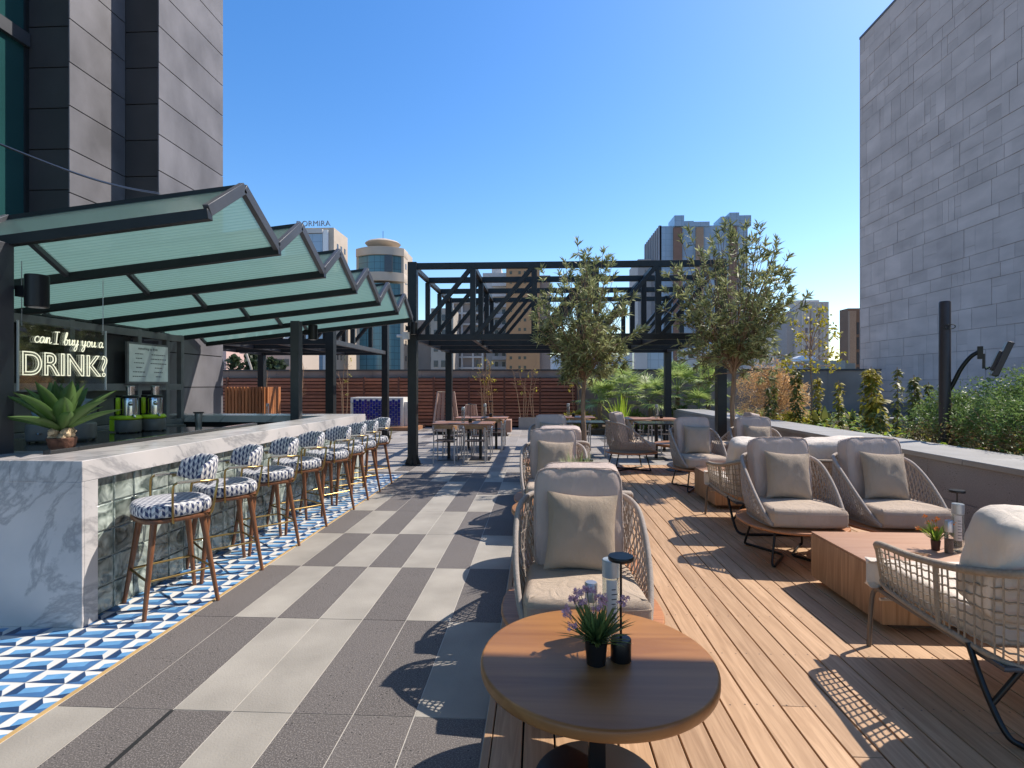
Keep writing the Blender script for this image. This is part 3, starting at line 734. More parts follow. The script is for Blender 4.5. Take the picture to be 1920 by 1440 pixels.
# text plane: X of the text along +Y, facing +X
MT = Matrix(((0,0,1,0),(1,0,0,0),(0,1,0,0),(0,0,0,1)))
text_obj('DRINK?', .235, T(.016, .425, .20) @ MT @ Matrix.Diagonal((1.06, 1.12, 1, 1)), t, 'neon_word', NEO, fill=False, bevel=.0042)
strokes = {
 'c': ([[(.5,.42),(.38,.5),(.15,.4),(.1,.18),(.28,.02),(.5,.08),(.62,.2)]], .55),
 'a': ([[(.5,.42),(.3,.5),(.1,.3),(.15,.05),(.35,.05),(.5,.3),(.52,.48),(.5,.15),(.58,.03),(.7,.12)]], .66),
 'n': ([[(.0,.1),(.1,.4),(.16,.46),(.14,.02),(.2,.3),(.38,.48),(.46,.36),(.44,.1),(.52,.02),(.7,.12)]], .66),
 'I': ([[(.0,.98),(.5,1.0)],[(.25,.98),(.2,.02)],[(-.05,0),(.45,.02)]], .72),
 'b': ([[(.0,.2),(.25,.6),(.35,.95),(.25,1.02),(.14,.7),(.1,.1),(.25,.0),(.42,.15),(.4,.42),(.2,.4)],[(.4,.4),(.6,.38)]], .58),
 'u': ([[(.0,.35),(.08,.48),(.08,.1),(.2,.02),(.4,.2),(.44,.48),(.44,.1),(.54,.02),(.66,.14)]], .62),
 'y': ([[(.0,.35),(.08,.48),(.08,.15),(.2,.05),(.4,.2),(.45,.48),(.4,-.2),(.22,-.45),(.08,-.3),(.3,-.02),(.6,.14)]], .62),
 'o': ([[(.3,.48),(.1,.35),(.12,.05),(.35,.02),(.5,.25),(.4,.46),(.28,.46),(.5,.4),(.66,.42)]], .62)}
mb = MB(); cx = .115; sc = .105
for ch in 'can I buy you a':
    if ch == ' ': cx += .028 if ch == ' ' else 0; continue
    st, adv = strokes[ch]; k = sc*.78
    for s_ in st:
        pts = crom([(.014, cx+(x+y*.12)*k*1.0, .378+y*k*1.25) for x, y in s_], 4); mb.tube(pts, .0040, 6)
    cx += adv*k
mb.build('neon_script', NEO, t)

t = thing('menu_board', 'white framed menu of drinks mounted on the back bar frame', 'sign', (-5.83, 7.35, 1.62))
mb = MB(); mb.box(-.02, .012, 0, .86, 0, .6); mb.build('board_frame', FR, t)
mb = MB(); mb.box(.012, .016, .03, .83, .03, .57); mb.build('menu_sheet', mat('menu_paper', (.88,.92,.92), .5), t)
INK = mat('menu_ink', (.06,.06,.07), .7)
text_obj('something to drink', .052, T(.018, .40, .515) @ MT, t, 'menu_title', INK, True, extr=.0005)
mb = MB(); random.seed(11)
for r in range(6):
    for (cy, wd) in ((.22, (.16,.13,.2,.12,.24,.25)[r]), (.62, (.3,.33,.34,.16,.18,.12)[r])):
        y = cy-wd/2
        while y < cy+wd/2:
            l = U(.02, .05); mb.box(.0165, .0172, y, min(y+l, cy+wd/2), .43-.066*r, .43-.066*r+.011); y += l+.008
mb.build('menu_lines', INK, t)

# juicers
LIME = mat('lime_plastic', (.42, .60, .02), .3, 0, .05); GREYP = mat('grey_plastic', (.13,.13,.13), .4)
def juicer(loc, rz, lb):
    t = thing('juicer', lb, 'juicer', loc, rz, 'lime green juicers')
    mb = MB(); mb.lathe([(.12,0),(.125,.02),(.125,.12),(.118,.13)], (0,0,0), 28); mb.build('motor_base', GREYP, t)
    mb = MB(); mb.lathe([(.127,.131),(.13,.145),(.128,.165),(.11,.178)], (0,0,0), 28); mb.box(-.2,-.09,-.07,.07,.13,.17); mb.box(-.2,-.115,-.07,.07,0,.13); mb.build('green_housing', LIME, t, bevel=.012)
    mb = MB(); mb.lathe([(.072,.179),(.075,.34),(.068,.37)], (.03,0,0), 28); mb.build('steel_bowl', CHROME, t)
    mb = MB(); mb.lathe([(.078,.371),(.08,.39),(.06,.4)], (.03,0,0), 24); mb.box(-.14,.03,-.04,.04,.375,.40); mb.build('lid', BLACK, t, bevel=.005)
    mb = MB(); mb.lathe([(.04,.401),(.042,.48),(.045,.5),(.038,.505)], (.03,0,0), 20); mb.build('feed_chute', CHROME, t)
    mb = MB(); mb.lathe([(.055,.171),(.06,.33),(.06,.37)], (-.12,0,0), 20); mb.build('pulp_bin', BLACK, t)
    mb = MB(); mb.tube([(-.06,-.07,.36),(-.035,-.09,.33),(-.035,-.09,.25),(-.06,-.07,.2)], .022, 10); mb.build('handle', LIME, t)
    mb = MB(); mb.cushion(.05,.05,.05, T(.095,-.045,.31), p=2.2, puff=0, res=6); mb.build('front_knob', CHROME, t)
    mb = MB(); mb.tube([(.1,-.02,.19),(.14,-.04,.18),(.15,-.045,.16)], .012, 8); mb.build('spout', CHROME, t)
    for a in (40, 140, 220, 320):
        mb = MB(); mb.lathe([(.015,-.0),(.015,.012)], (.1*cos(radians(a)), .1*sin(radians(a)), -.012), 8); mb.build('foot', BLACK, t)
juicer((-4.54, 5.75, 1.087), -.25, 'nearer of the two lime green juicers on the black worktop')
juicer((-4.44, 6.0, 1.087), -.25, 'farther lime green juicer, half behind its twin on the black worktop')
BLUEG = mat('blue_tinted_jar', (.30,.42,.52), .08, 0, .3, 10, trans=.4)
def blender_(loc, rz, lb):
    t = thing('countertop_blender', lb, 'blender', loc, rz, 'blue jar blenders')
    mb = MB(); mb.rslab([(.12*cos(a)**1 if 0 else (1 if cos(a)>0 else -1)*abs(cos(a))**.6*.13, (1 if sin(a)>0 else -1)*abs(sin(a))**.6*.11) for a in [2*pi*i/24 for i in range(24)]], .012, .17, .02); mb.build('motor_base', GREYP, t)
    mb = MB(); mb.lathe([(.07,.171),(.085,.2),(.105,.36),(.108,.37)], (0,0,0), 4+16); mb.build('jar', BLUEG, t)
    mb = MB(); mb.lathe([(.11,.371),(.11,.39),(.05,.395),(.05,.42)], (0,0,0), 20); mb.build('lid', mat('blue_lid', (.12,.2,.28), .3), t)
    mb = MB(); mb.tube([(.09,0,.34),(.15,0,.33),(.15,0,.24),(.09,0,.22)], .012, 8); mb.build('handle', BLACK, t)
    mb = MB(); mb.lathe([(.02,0),(.022,.012)], (0,-.115,.08), 10); mb.build('dial', CHROME, t)
    for x in (-.09, .09):
        for y in (-.08, .08):
            m_ = MB(); m_.lathe([(.014,0),(.014,.013)], (x,y,0), 8); m_.build('foot', BLACK, t)
blender_((-4.55, 4.75, 1.075), .4, 'blender with blue tinted jar left of the agave on the worktop')
blender_((-4.37, 4.92, 1.075), .4, 'blender with blue tinted jar hidden behind the agave leaves')
# small steel cup rack at the end of the shelf
t = thing('steel_cup', 'slender steel cup with flat lid at the far end of the worktop', 'cup', (-4.55, 7.0, .99))
mb = MB(); mb.lathe([(.03,0),(.05,.23),(.045,.235)], n=20); mb.build('cup_body', SILVER, t)
mb = MB(); mb.lathe([(.065,.236),(.065,.25)], n=20); mb.build('lid', STEEL, t)
# agave in clay pot
t = thing('potted_agave', 'green agave with broad pointed leaves in a small clay pot on the marble', 'plant', (-3.60, 3.90, 1.1))
mb = MB(); mb.lathe([(.065,0),(.085,.05),(.095,.10),(.09,.105)], n=18); mb.build('pot', mat('clay_pot', (.12,.055,.035), .8, 0, .5, 20, .8, 40), t)
mb = MB(); random.seed(5)
for i in range(14):
    a = U(0, 2*pi); mb.cushion(.06, .06, .07, T(.05*cos(a), .05*sin(a), .10+U(0,.05)) @ RX(U(-1,1)), p=2.4, puff=0, res=4, wr=.02, seed=i)
mb.build('root_crown', mat('root_pale', (.50,.38,.24), .9, 0, .5, 30, .8, 60), t)
def agleaf(mb, az, el, ln, wd, z0):
    n = 10; vs = []; d = Vector((cos(az), sin(az), 0)); sd_ = Vector((-sin(az), cos(az), 0))
    for i in range(n+1):
        q = i/n; r = ln*q*cos(el)+.02*q; h = z0+ln*q*sin(el)-.10*ln*q*q*cos(el)*1.6
        ww = wd*(.55+1.0*sin(pi*min(1, q*.9+.02))*.75)*(1-q**3.2)*.8+.0008
        c = d*r+Vector((0,0,h)); cup = Vector((0,0,ww*.45))
        vs += [c-sd_*ww*.5+cup, c, c+sd_*ww*.5+cup]
    fs = []
    for i in range(n):
        for j in range(2): fs.append((i*3+j, i*3+j+1, i*3+j+4, i*3+j+3))
    mb.add(vs, fs)
k = 0
for ring, (n, el, ln, wd) in enumerate(((5, 80, .40, .11), (6, 66, .46, .125), (7, 48, .48, .12), (6, 28, .46, .09))):
    for i in range(n):
        mb = MB(); agleaf(mb, 2*pi*i/n+ring*.5+U(-.12,.12), radians(el+U(-6,6)), ln*U(.9,1.08), wd, .14)
        o = mb.build('leaf', LAGAVE, t, smooth=80); s_ = o.modifiers.new('solid', 'SOLIDIFY'); s_.thickness = .004
# ================================================================ FURNITURE
# ---- woven lounge chair, faces -Y
def resample(pts, n):
    pts = [Vector(p) for p in pts]; L_ = [0]
    for i in range(1, len(pts)): L_.append(L_[-1]+(pts[i]-pts[i-1]).length)
    out = []; j = 0
    for k in range(n+1):
        s = L_[-1]*k/n
        while j < len(pts)-2 and L_[j+1] < s: j += 1
        f = (s-L_[j])/max(1e-9, L_[j+1]-L_[j]); out.append(pts[j].lerp(pts[j+1], min(1, f)))
    return out
half_t = [(.335,-.42,.40),(.375,-.33,.47),(.405,-.17,.61),(.415,.02,.76),(.40,.20,.87),(.33,.35,.915),(.19,.435,.925),(0,.455,.93)]
half_b = [(.315,-.40,.385),(.34,-.28,.375),(.355,-.12,.37),(.36,.04,.37),(.345,.19,.37),(.28,.31,.37),(.15,.365,.37),(0,.38,.37)]
def mirror(h): return [(-x,y,z) for x,y,z in h] + [(x,y,z) for x,y,z in h[::-1][1:]]
NT = 120
TOPC = resample(crom(mirror(half_t), 8), NT); BOTC = resample(crom(mirror(half_b), 8), NT)
def shell(s, v):
    s = max(0, min(1, s))*NT; i = min(NT-1, int(s)); f = s-i
    a = TOPC[i].lerp(TOPC[i+1], f); b = BOTC[i].lerp(BOTC[i+1], f); q = b.lerp(a, v)
    c = Vector((q.x, q.y-.02, 0)); 
    if c.length > 0: q = q + c.normalized()*(.035*sin(pi*v))
    return q
def make_chair(label, loc, rz, group='woven lounge chairs on the deck'):
    t = thing('lounge_chair', label, 'lounge chair', loc, rz, group)
    # wooden tray
    out = []
    for k in range(40):
        a = 2*pi*k/40; out.append((.505*abs(cos(a))**.85*(1 if cos(a)>0 else -1), -.03+.52*abs(sin(a))**.85*(1 if sin(a)>0 else -1)))
    mb = MB(); mb.rslab(out, .335, .362, .012, 3); mb.build('wooden_base', TEAK, t)
    mb = MB(); mb.tube(TOPC, .0185, 8); mb.build('rim', ROPE, t, smooth=60)
    mb = MB(); mb.tube(BOTC, .012, 6); mb.build('lower_rim', ROPE, t, smooth=60)
    mb = MB(); n = 52; step = 1/n
    for k in range(-8, n+8):                          # two slanting families and a vertical pair
        for sl in (-1, 1):
            pts = []
            for j in range(9):
                v = j/8; s = k*step + sl*v*step*4.5
                if -.001 <= s <= 1.001: pts.append(shell(s, v))
            if len(pts) > 1: mb.tube(pts, .0050, 4)
    for k in range(1, n):
        if k % 2 == 0: mb.tube([shell(k*step+.004, j/5) for j in range(6)], .0042, 4)
    for v in (.22, .42, .62, .82): mb.tube([shell(k/60, v) for k in range(61)], .0036, 4)
    mb.build('woven_shell', ROPE, t, smooth=0)
    # cushions
    seat = []
    pts = [(-.33,-.44),(0,-.465),(.33,-.44),(.355,-.36),(.345,-.1),(.335,.12),(.27,.27),(.1,.33),(-.1,.33),(-.27,.27),(-.335,.12),(-.345,-.1),(-.355,-.36)]
    c = crom([(x,y,0) for x,y in pts+[pts[0]]], 5)[:-1]
    mb = MB(); mb.rslab([(p.x, p.y) for p in c], .375, .545, .05, 5, wob=.018); sc_ = mb.build('seat_cushion', SEATF, t, smooth=70)
    mb = MB(); mb.tube([(p.x*1.0, p.y*1.0, .497) for p in c], .0042, 6, closed=True); mb.build('piping', SEATF, sc_, smooth=60)
    MC = T(0,.225,.80) @ RX(radians(78)); mb = MB(); mb.cushion(.585, .60, .185, MC, p=9, puff=.05, wr=.008, seed=12, res=18); bc = mb.build('back_cushion', CUSH, t, smooth=80)
    for zz in (-.073, .073):
        mb = MB(); pp = []
        for k in range(48):
            a = 2*pi*k/48; l = (abs(cos(a))**9+abs(sin(a))**9)**(1/9); pp.append(MC @ Vector((cos(a)/l*.294, sin(a)/l*.301, zz)))
        mb.tube(pp, .0045, 6, closed=True); mb.build('piping', CUSH, bc, smooth=60)
    mb = MB(); mb.pillow(.47, .45, .17, T(.01,.035,.765) @ RX(radians(-17)) @ RY(radians(3)), seed=5, wr=.012, res=18); mb.build('throw_pillow', PILF, t, smooth=80)
    # sled base
    for sx in (-1, 1):
        mb = MB(); x1 = .30*sx
        mb.tube(crom([(x1*.82,-.26,.336),(x1*1.02,-.33,.06),(x1*.98,-.345,.018),(x1*.8,-.27,.014),(x1*.25,-.03,.014),(x1*.2,.02,.014),(x1*.25,.07,.014),(x1*.8,.31,.014),(x1*.98,.375,.018),(x1*1.02,.36,.06),(x1*.82,.28,.336)], 5), .0125, 8)
        mb.build('leg_frame', BLACK, t, smooth=60)
    t.scale = (.88, .93, .975)
    return t
CH = make_chair('nearest lounge chair, straight behind the round table, facing the viewer with khaki pillow', (.235, 3.06, .018), 0)
def chair(lb, x, y, rz): return copy_tree(CH, (x, y, .018), rz, lb)
chair('lounge chair back to back with the nearest one, seen as a second cushion edge', .28, 3.93, pi+.03).scale = (.88, .93, .945)
chair('lounge chair beyond the grass plant on the second small table, facing the viewer', .17, 5.98, .02)
chair('lounge chair back to back with the chair beyond the grass plant', .27, 6.87, pi-.04)
chair('farthest lounge chair of the left row, its cushion striped by shadows', .2, 8.95, -.02)
chair('lounge chair seen side on beside the tree trunk, facing right', 1.70, 10.2, pi/2+.12)
chair('left of the two lounge chairs behind the near timber block table', 2.30, 5.08, -.02)
chair('right of the two lounge chairs behind the near timber block table, by the planter wall', 3.18, 5.10, .03)
chair('left lounge chair behind the far timber block table', 2.42, 8.35, .10)
chair('right lounge chair behind the far timber block table', 3.36, 8.45, -.05)
chair('lounge chair in front of the right pergola post, turned to face left', 3.62, 10.05, -pi/2-.1)

# ---- cord sofas, face +Y
def make_sofa(label, loc):
    t = thing('cord_sofa', label, 'sofa', loc, 0, 'cord woven sofas')
    W = 1.55; 
    # half outline of the rail from front-left (local X=0) ... rail top
    top = [(.03,.93,.60),(.0,.88,.65),(-.01,.6,.67),(-.01,.3,.71),(.03,.07,.76),(.12,.0,.785),(.5,-.02,.795),(W/2,-.02,.80)]
    bot = [(.05,.93,.42),(.03,.85,.40),(.02,.6,.385),(.03,.32,.37),(.07,.16,.35),(.15,.10,.335),(.4,.08,.33),(W/2,.08,.33)]
    mir = lambda h: h+[(W-x,y,z) for x,y,z in h[::-1][1:]]
    n = 160; TC = resample(crom(mir(top), 8), n); BC = resample(crom(mir(bot), 8), n)
    def S_(s, v):
        s = max(0,min(1,s))*n; i = min(n-1, int(s)); f = s-i
        return BC[i].lerp(BC[i+1], f).lerp(TC[i].lerp(TC[i+1], f), v)
    mb = MB(); mb.tube([(.06,.93,.42)]+[tuple(p) for p in TC]+[(W-.06,.93,.42)], .019, 8); mb.build('rail', ROPEB, t, smooth=60)
    mb = MB(); mb.tube(BC, .015, 8); mb.build('lower_rail', ROPEB, t, smooth=60)
    mb = MB(); N_ = 74
    for k in range(1, N_):
        s = k/N_; o = .0018 if k % 2 else -.0018
        mb.tube([S_(s+o, 0), S_(s+o*.4, .5), S_(s-o*1.3+(.004 if k%2 else -.004), 1)], .0052, 4)
    for v in (.13,.27,.41,.55,.69,.83): 
        mb.tube([S_(j/120, v)+Vector((0,0,.003*(-1)**j)) for j in range(121)], .005, 4)
    mb.build('cord_weave', ROPEB, t, smooth=0)
    for s in (.165, .30, .70, .835):
        mb = MB(); mb.tube([S_(s, 0), S_(s, 1)], .014, 8); mb.build('back_strut', ROPEB, t)
    mb = MB(); mb.tube([(.04,.98,.36),(W-.04,.98,.36),(W-.06,.1,.33),(.06,.1,.33)], .014, 8, closed=True); mb.build('seat_frame', STEELG, t)
    FRL = mat('bronze_leg', (.16,.13,.11), .4, .5)
    for x, q in ((.05,-.04),(W-.05,.04)):
        mb = MB(); mb.tube(crom([(x,.93,.37),(x,.985,.345),(x+q*.4,1.0,.28),(x+q,.99,.0)], 5), .013, 8); mb.build('leg', FRL, t, smooth=60)
    for x, q in ((.0,1),(W,-1)):
        mb = MB(); mb.tube(crom([(x+q*.03,.26,.37),(x+q*.04,.18,.2),(x+q*.06,.10,.06),(x+q*.10,.07,.018),(x+q*.2,.055,.014),(W/2,.05,.014)], 6), .014, 8)
        mb.tube([(x+q*.045,.15,.14),(x+q*.16,.12,.33)], .012, 8); mb.build('leg', BLACK, t, smooth=60)
    mb = MB(); mb.tube([(.05,.95,.30),(W-.05,.95,.30)], .010, 8); mb.build('stretcher', SILVER, t)
    out = [(.10,.2),(W-.10,.2),(W-.05,.5),(W-.05,.93),(W-.10,.985),(.10,.985),(.05,.93),(.05,.5)]
    c = crom([(x,y,0) for x,y in out+[out[0]]], 4)[:-1]
    mb = MB(); mb.rslab([(p.x,p.y) for p in c], .37, .53, .045, 5, wob=.02); mb.build('seat_cushion', SOFAF, t, smooth=70)
    for i, x in enumerate((.40, 1.12)):
        mb = MB(); mb.cushion(.74, .49, .25, T(x,.20,.75+.02*i) @ RX(radians(-78)) @ RZ(.05-.1*i), p=9, puff=.05, wr=.022, seed=4+i*3, res=22); mb.build('back_cushion', SOFAF, t, smooth=80)
    return t
SOFA = make_sofa('nearest cord sofa at the lower right, its back to the viewer with crumpled white cushions', (1.99, 2.38, .018))
copy_tree(SOFA, (2.03, 5.72, .018), 0, 'cord sofa farther back, standing behind the two near lounge chairs')

# ---- timber block tables
def block(label, loc):
    t = thing('block_table', label, 'coffee table', loc, 0, 'timber block coffee tables')
    mb = MB(); n = 14
    o = [(-.5,-.45),(.56,-.45),(.56,.45),(-.5,.45)]
    mb.rslab([(-.5,-.45+.9*0),(.0,-.452),(.56,-.45),(.562,0),(.56,.45),(0,.452),(-.5,.45),(-.503,.1)], .05, .39, .008, 2)
    mb.build('block', BLOCKW, t)
    mb = MB(); mb.rslab([(-.5,-.45),(.0,-.452),(.56,-.45),(.562,0),(.56,.45),(0,.452),(-.5,.45),(-.503,.1)], .3905, .405, .005, 2); mb.build('top_board', BLOCKT, t)
    mb = MB(); mb.box(-.40,.46,-.36,.36,0,.049); mb.build('plinth', mat('plinth_wood', (.16,.08,.045), .7), t)
    return t
BT = block('near block coffee table of solid timber between the sofa and two lounge chairs', (2.69, 4.0, .018))
copy_tree(BT, (2.74, 7.42, .018), 0, 'far block coffee table of solid timber behind the farther cord sofa')

# ---- round pedestal tables
def rtable(label, loc, r=.46, h=.505):
    t = thing('round_table', label, 'table', loc, 0, 'round walnut pedestal tables')
    mb = MB(); mb.lathe([(r-.012,h-.046),(r-.003,h-.042),(r,h-.034),(r,h-.010),(r-.004,h-.002),(r-.012,h),(.001,h)], n=72, cap=False); mb.lathe([(.001,h-.046),(r-.012,h-.046)], n=72, cap=False); mb.build('table_top', TABLEW, t, smooth=50)
    mb = MB(); mb.box(-.032,.032,-.032,.032,.016,h-.047); mb.build('column', BLACK, t, bevel=.002)
    mb = MB(); mb.lathe([(.245,0),(.25,.003),(.25,.009),(.24,.014),(.001,.017)], n=56, cap=False); mb.build('base_plate', BLACK, t)
    mb = MB(); mb.lathe([(.09,h-.053),(.09,h-.0465)], n=20); mb.build('mounting_plate', BLACK, t)
    return t
RT = rtable('nearest round walnut table in the foreground with pink flowers on it', (.23, 2.15, .018))
copy_tree(RT, (.22, 4.76, .018), 0, 'second round walnut table, behind the nearest lounge chairs, with a grass plant')
copy_tree(RT, (.22, 7.70, .018), 0, 'third round walnut table down the left row, mostly hidden by cushions')
copy_tree(RT, (2.62, 10.15, .018), 0, 'round walnut table beside the far lounge chairs near the right pergola post')

# ---- dining tables and chairs
def dtable(label, loc, W, D, m, rz=0):
    t = thing('dining_table', label, 'dining table', loc, rz, 'dining tables under the pergola'); h = .79
    mb = MB()
    if m is DTABLE:
        k = 5
        for i in range(k): mb.box(-W/2, W/2, -D/2+D/k*i+.003, -D/2+D/k*(i+1)-.003, h-.03, h)
    else: mb.box(-W/2, W/2, -D/2, D/2, h-.03, h)
    mb.build('table_top', m, t, bevel=.003)
    for x in (([-W*.27, W*.27]) if W > 1 else [0]):
        mb = MB(); mb.box(x-.03, x+.03, -.03, .03, .014, h-.031); mb.build('column', BLACK, t)
        mb = MB(); mb.box(x-.22, x+.22, -.25, .25, 0, .0135); mb.build('base_plate', BLACK, t, bevel=.002)
    return t
DTBL = mat('black_table_top', (.03,.035,.037), .2)
D1 = dtable('wood topped dining table nearest on the left under the pergola', (-1.60, 11.6, 0), 1.28, .8, DTABLE)
D2 = dtable('wood topped dining table second on the left, behind the nearest', (-1.42, 13.55, 0), 1.3, .8, DTABLE)
D3 = dtable('wood topped dining table on the right beside the palms', (2.72, 13.3, 0), 1.25, .8, DTABLE)
D4 = dtable('small black topped table in front of the right wooden dining table', (2.55, 11.85, 0), .85, .75, DTBL)
D5 = dtable('wood topped dining table in the middle behind the first tree', (.72, 13.9, 0), 1.4, .8, DTABLE)
D6 = dtable('small black topped table just right of the first tree trunk', (1.02, 12.1, 0), .85, .75, DTBL)
def make_dchair(label, loc, rz):
    t = thing('dining_chair', label, 'chair', loc, rz, 'metal and wood dining chairs')
    for sx in (-1, 1):
        mb = MB(); mb.tube([(.21*sx,-.2,.0),(.205*sx,-.19,.45)], .014, 8); mb.build('leg', SILVER, t)
        mb = MB(); mb.tube(crom([(.22*sx,.25,0),(.21*sx,.21,.45),(.215*sx,.24,.70),(.2*sx,.25,.72)], 4), .014, 8); mb.build('leg', SILVER, t)
        mb = MB(); mb.tube([(.205*sx,-.19,.45),(.225*sx,-.17,.64),(.225*sx,.2,.66)], .012, 8); mb.build('arm', SILVER, t)
    mb = MB()
    for j in range(9): mb.box(-.205,.205,-.2+.047*j,-.2+.047*j+.038,.445,.462)
    mb.build('seat', mat('seat_slat_dark', (.06,.045,.04), .6), t, bevel=.003)
    mb = MB(); pts = [(.235*cos(a), .03+.23*sin(a), .715+.035*sin(a)) for a in [pi*k/14 for k in range(15)]]
    vs = []
    for p in pts:
        c = Vector(p); o = Vector((p[0], p[1]-.03, 0)).normalized()*.011
        vs += [c-o-Vector((0,0,.04)), c+o-Vector((0,0,.04)), c+o+Vector((0,0,.04)), c-o+Vector((0,0,.04))]
    fs = [(4*i+j, 4*i+(j+1)%4, 4*i+4+(j+1)%4, 4*i+4+j) for i in range(14) for j in range(4)]+[(3,2,1,0),(56,57,58,59)]
    mb.add(vs, fs); mb.build('backrest', CHW, t, bevel=.004)
    return t
dl = ('left', 'right')
DC = make_dchair('left dining chair on the near side of the nearest left dining table', (-1.93, 11.12, 0), pi)
def dch(x, y, rz, lb): return copy_tree(DC, (x, y, 0), rz, lb)
# chairs have the backrest at +Y locally; pi turns the back to the viewer
dch(-1.30, 11.12, pi, 'right dining chair on the near side of the nearest left dining table')
for (x, y, nm) in ((-1.60, 11.6, 'nearest left dining table'), (-1.42, 13.55, 'second left dining table'), (2.72, 13.3, 'right wooden dining table'), (.72, 13.9, 'middle dining table')):
    if nm[:7] != 'nearest':
        for i, s_ in enumerate((-1, 1)): dch(x+.32*s_, y-.5, pi, f'{dl[i]} dining chair on the near side of the {nm}')
    for i, s_ in enumerate((-1, 1)): dch(x+.32*s_, y+.5, 0, f'{dl[i]} dining chair on the far side of the {nm}')
dch(3.22, 11.85, -pi/2, 'dining chair at the right end of the small black table')
dch(1.70, 12.15, -pi/2, 'dining chair at the small black table by the first tree')

# ---- small things on tables
GLASSB = mat('clear_bottle_glass', (.82,.86,.84), .04, 0, .02, trans=.93, ior=1.3)
LAB = mat('bottle_label', (.62,.62,.60), .6)
def bottle(lb, loc, h=.2, r=.032):
    t = thing('glass_candle_holder', lb, 'glass holder', loc, 0, 'tall glass holders')
    mb = MB(); mb.lathe([(.001,0),(r,.002),(r,h*.86),(r-.003,h*.86),(r-.003,.006),(.001,.006)], n=24, cap=False); mb.build('glass', GLASSB, t, smooth=50)
    mb = MB(); mb.lathe([(r+.001,h*.80),(r+.001,h),(r-.002,h+.004),(.001,h+.004)], n=24, cap=False); mb.build('collar', mat('frosted_collar', (.42,.47,.5), .25, .3), t)
    mb = MB(); n = 8; vs = []
    for i in range(n+1): a = -.9+i*.16; vs += [((r+.0006)*cos(a), (r+.0006)*sin(a), h*.25), ((r+.0006)*cos(a), (r+.0006)*sin(a), h*.78)]
    mb.add(vs, [(2*i,2*i+2,2*i+3,2*i+1) for i in range(n)]); lb_ = mb.build('label', LAB, t)
    mb = MB()
    for k in range(7): mb.box(r+.0014, r+.0018, -.012, .006+.004*(k%3), h*(.3+.06*k), h*(.3+.06*k)+.004)
    mb.build('label_print', INK, lb_)
    return t
def lamp(lb, loc):
    t = thing('cordless_lamp', lb, 'table lamp', loc, 0, 'cordless disc table lamps')
    mb = MB(); mb.lathe([(.038,0),(.04,.003),(.04,.082),(.038,.085),(.001,.085)], n=28, cap=False); mb.build('battery_base', BLACK, t)
    mb = MB(); mb.tube([(0,0,.07),(0,0,.395)], .0048, 8); mb.build('stem', BLACK, t)
    mb = MB(); mb.lathe([(.001,.39),(.048,.391),(.05,.395),(.05,.404),(.048,.408),(.001,.408)], n=32, cap=False); mb.build('disc_shade', BLACK, t)
    return t
def shaker(lb, loc):
    t = thing('pepper_mill', lb, 'mill', loc, 0, 'small glass mills')
    mb = MB(); mb.lathe([(.001,0),(.026,.001),(.026,.15),(.001,.15)], n=20, cap=False); mb.build('glass', GLASSB, t)
    mb = MB(); mb.lathe([(.001,.003),(.02,.003),(.02,.10),(.001,.10)], n=16, cap=False); mb.build('contents', mat('pepper', (.12,.08,.06), .9, 0, .5, 200), t)
    mb = MB(); mb.lathe([(.0275,.15),(.0275,.225),(.024,.23),(.001,.23)], n=20, cap=False); mb.build('cap', SILVER, t)
    return t
TZ = .5235
B0 = bottle('tall glass holder with label beside the lamp on the nearest round table', (.305, 2.30, TZ), .335, .036); B0.rotation_euler.z = -1.3
Lm0 = lamp('black cordless disc lamp behind the flowers on the nearest round table', (.322, 2.13, TZ))
S0 = shaker('small steel capped mill behind the pink flowers on the nearest round table', (.225, 2.33, TZ))
def bx_(x, y, z, lb, rz=0): return copy_tree(B0, (x, y, z), rz, lb)
def lx(x, y, z, lb): return copy_tree(Lm0, (x, y, z), 0, lb)
bx_(.38, 4.78, TZ, 'tall glass holder next to the grass plant on the second round table', -1.3)
lx(.44, 4.88, TZ, 'black cordless lamp next to the grass plant on the second round table')
bx_(2.96, 3.96, .4235, 'tall glass holder on the near block coffee table behind the orange flowers', -1.9)
copy_tree(S0, (2.87, 3.92, .4235), 0, 'small steel capped mill beside the orange flowers on the near block table')
lx(3.06, 4.10, .4235, 'cordless disc lamp on the near block coffee table')
bx_(2.62, 10.1, TZ, 'tall glass holder on the round table by the right pergola post')
for (x, y, lb) in ((-1.62, 11.5, 'nearest left dining table'), (-1.35, 13.5, 'second left dining table'), (2.85, 13.2, 'right wooden dining table'), (.75, 13.8, 'middle dining table behind the first tree')):
    bx_(x, y, .79, 'tall glass holder standing on the '+lb); lx(x+.14, y+.1, .79, 'black cordless lamp standing on the '+lb)
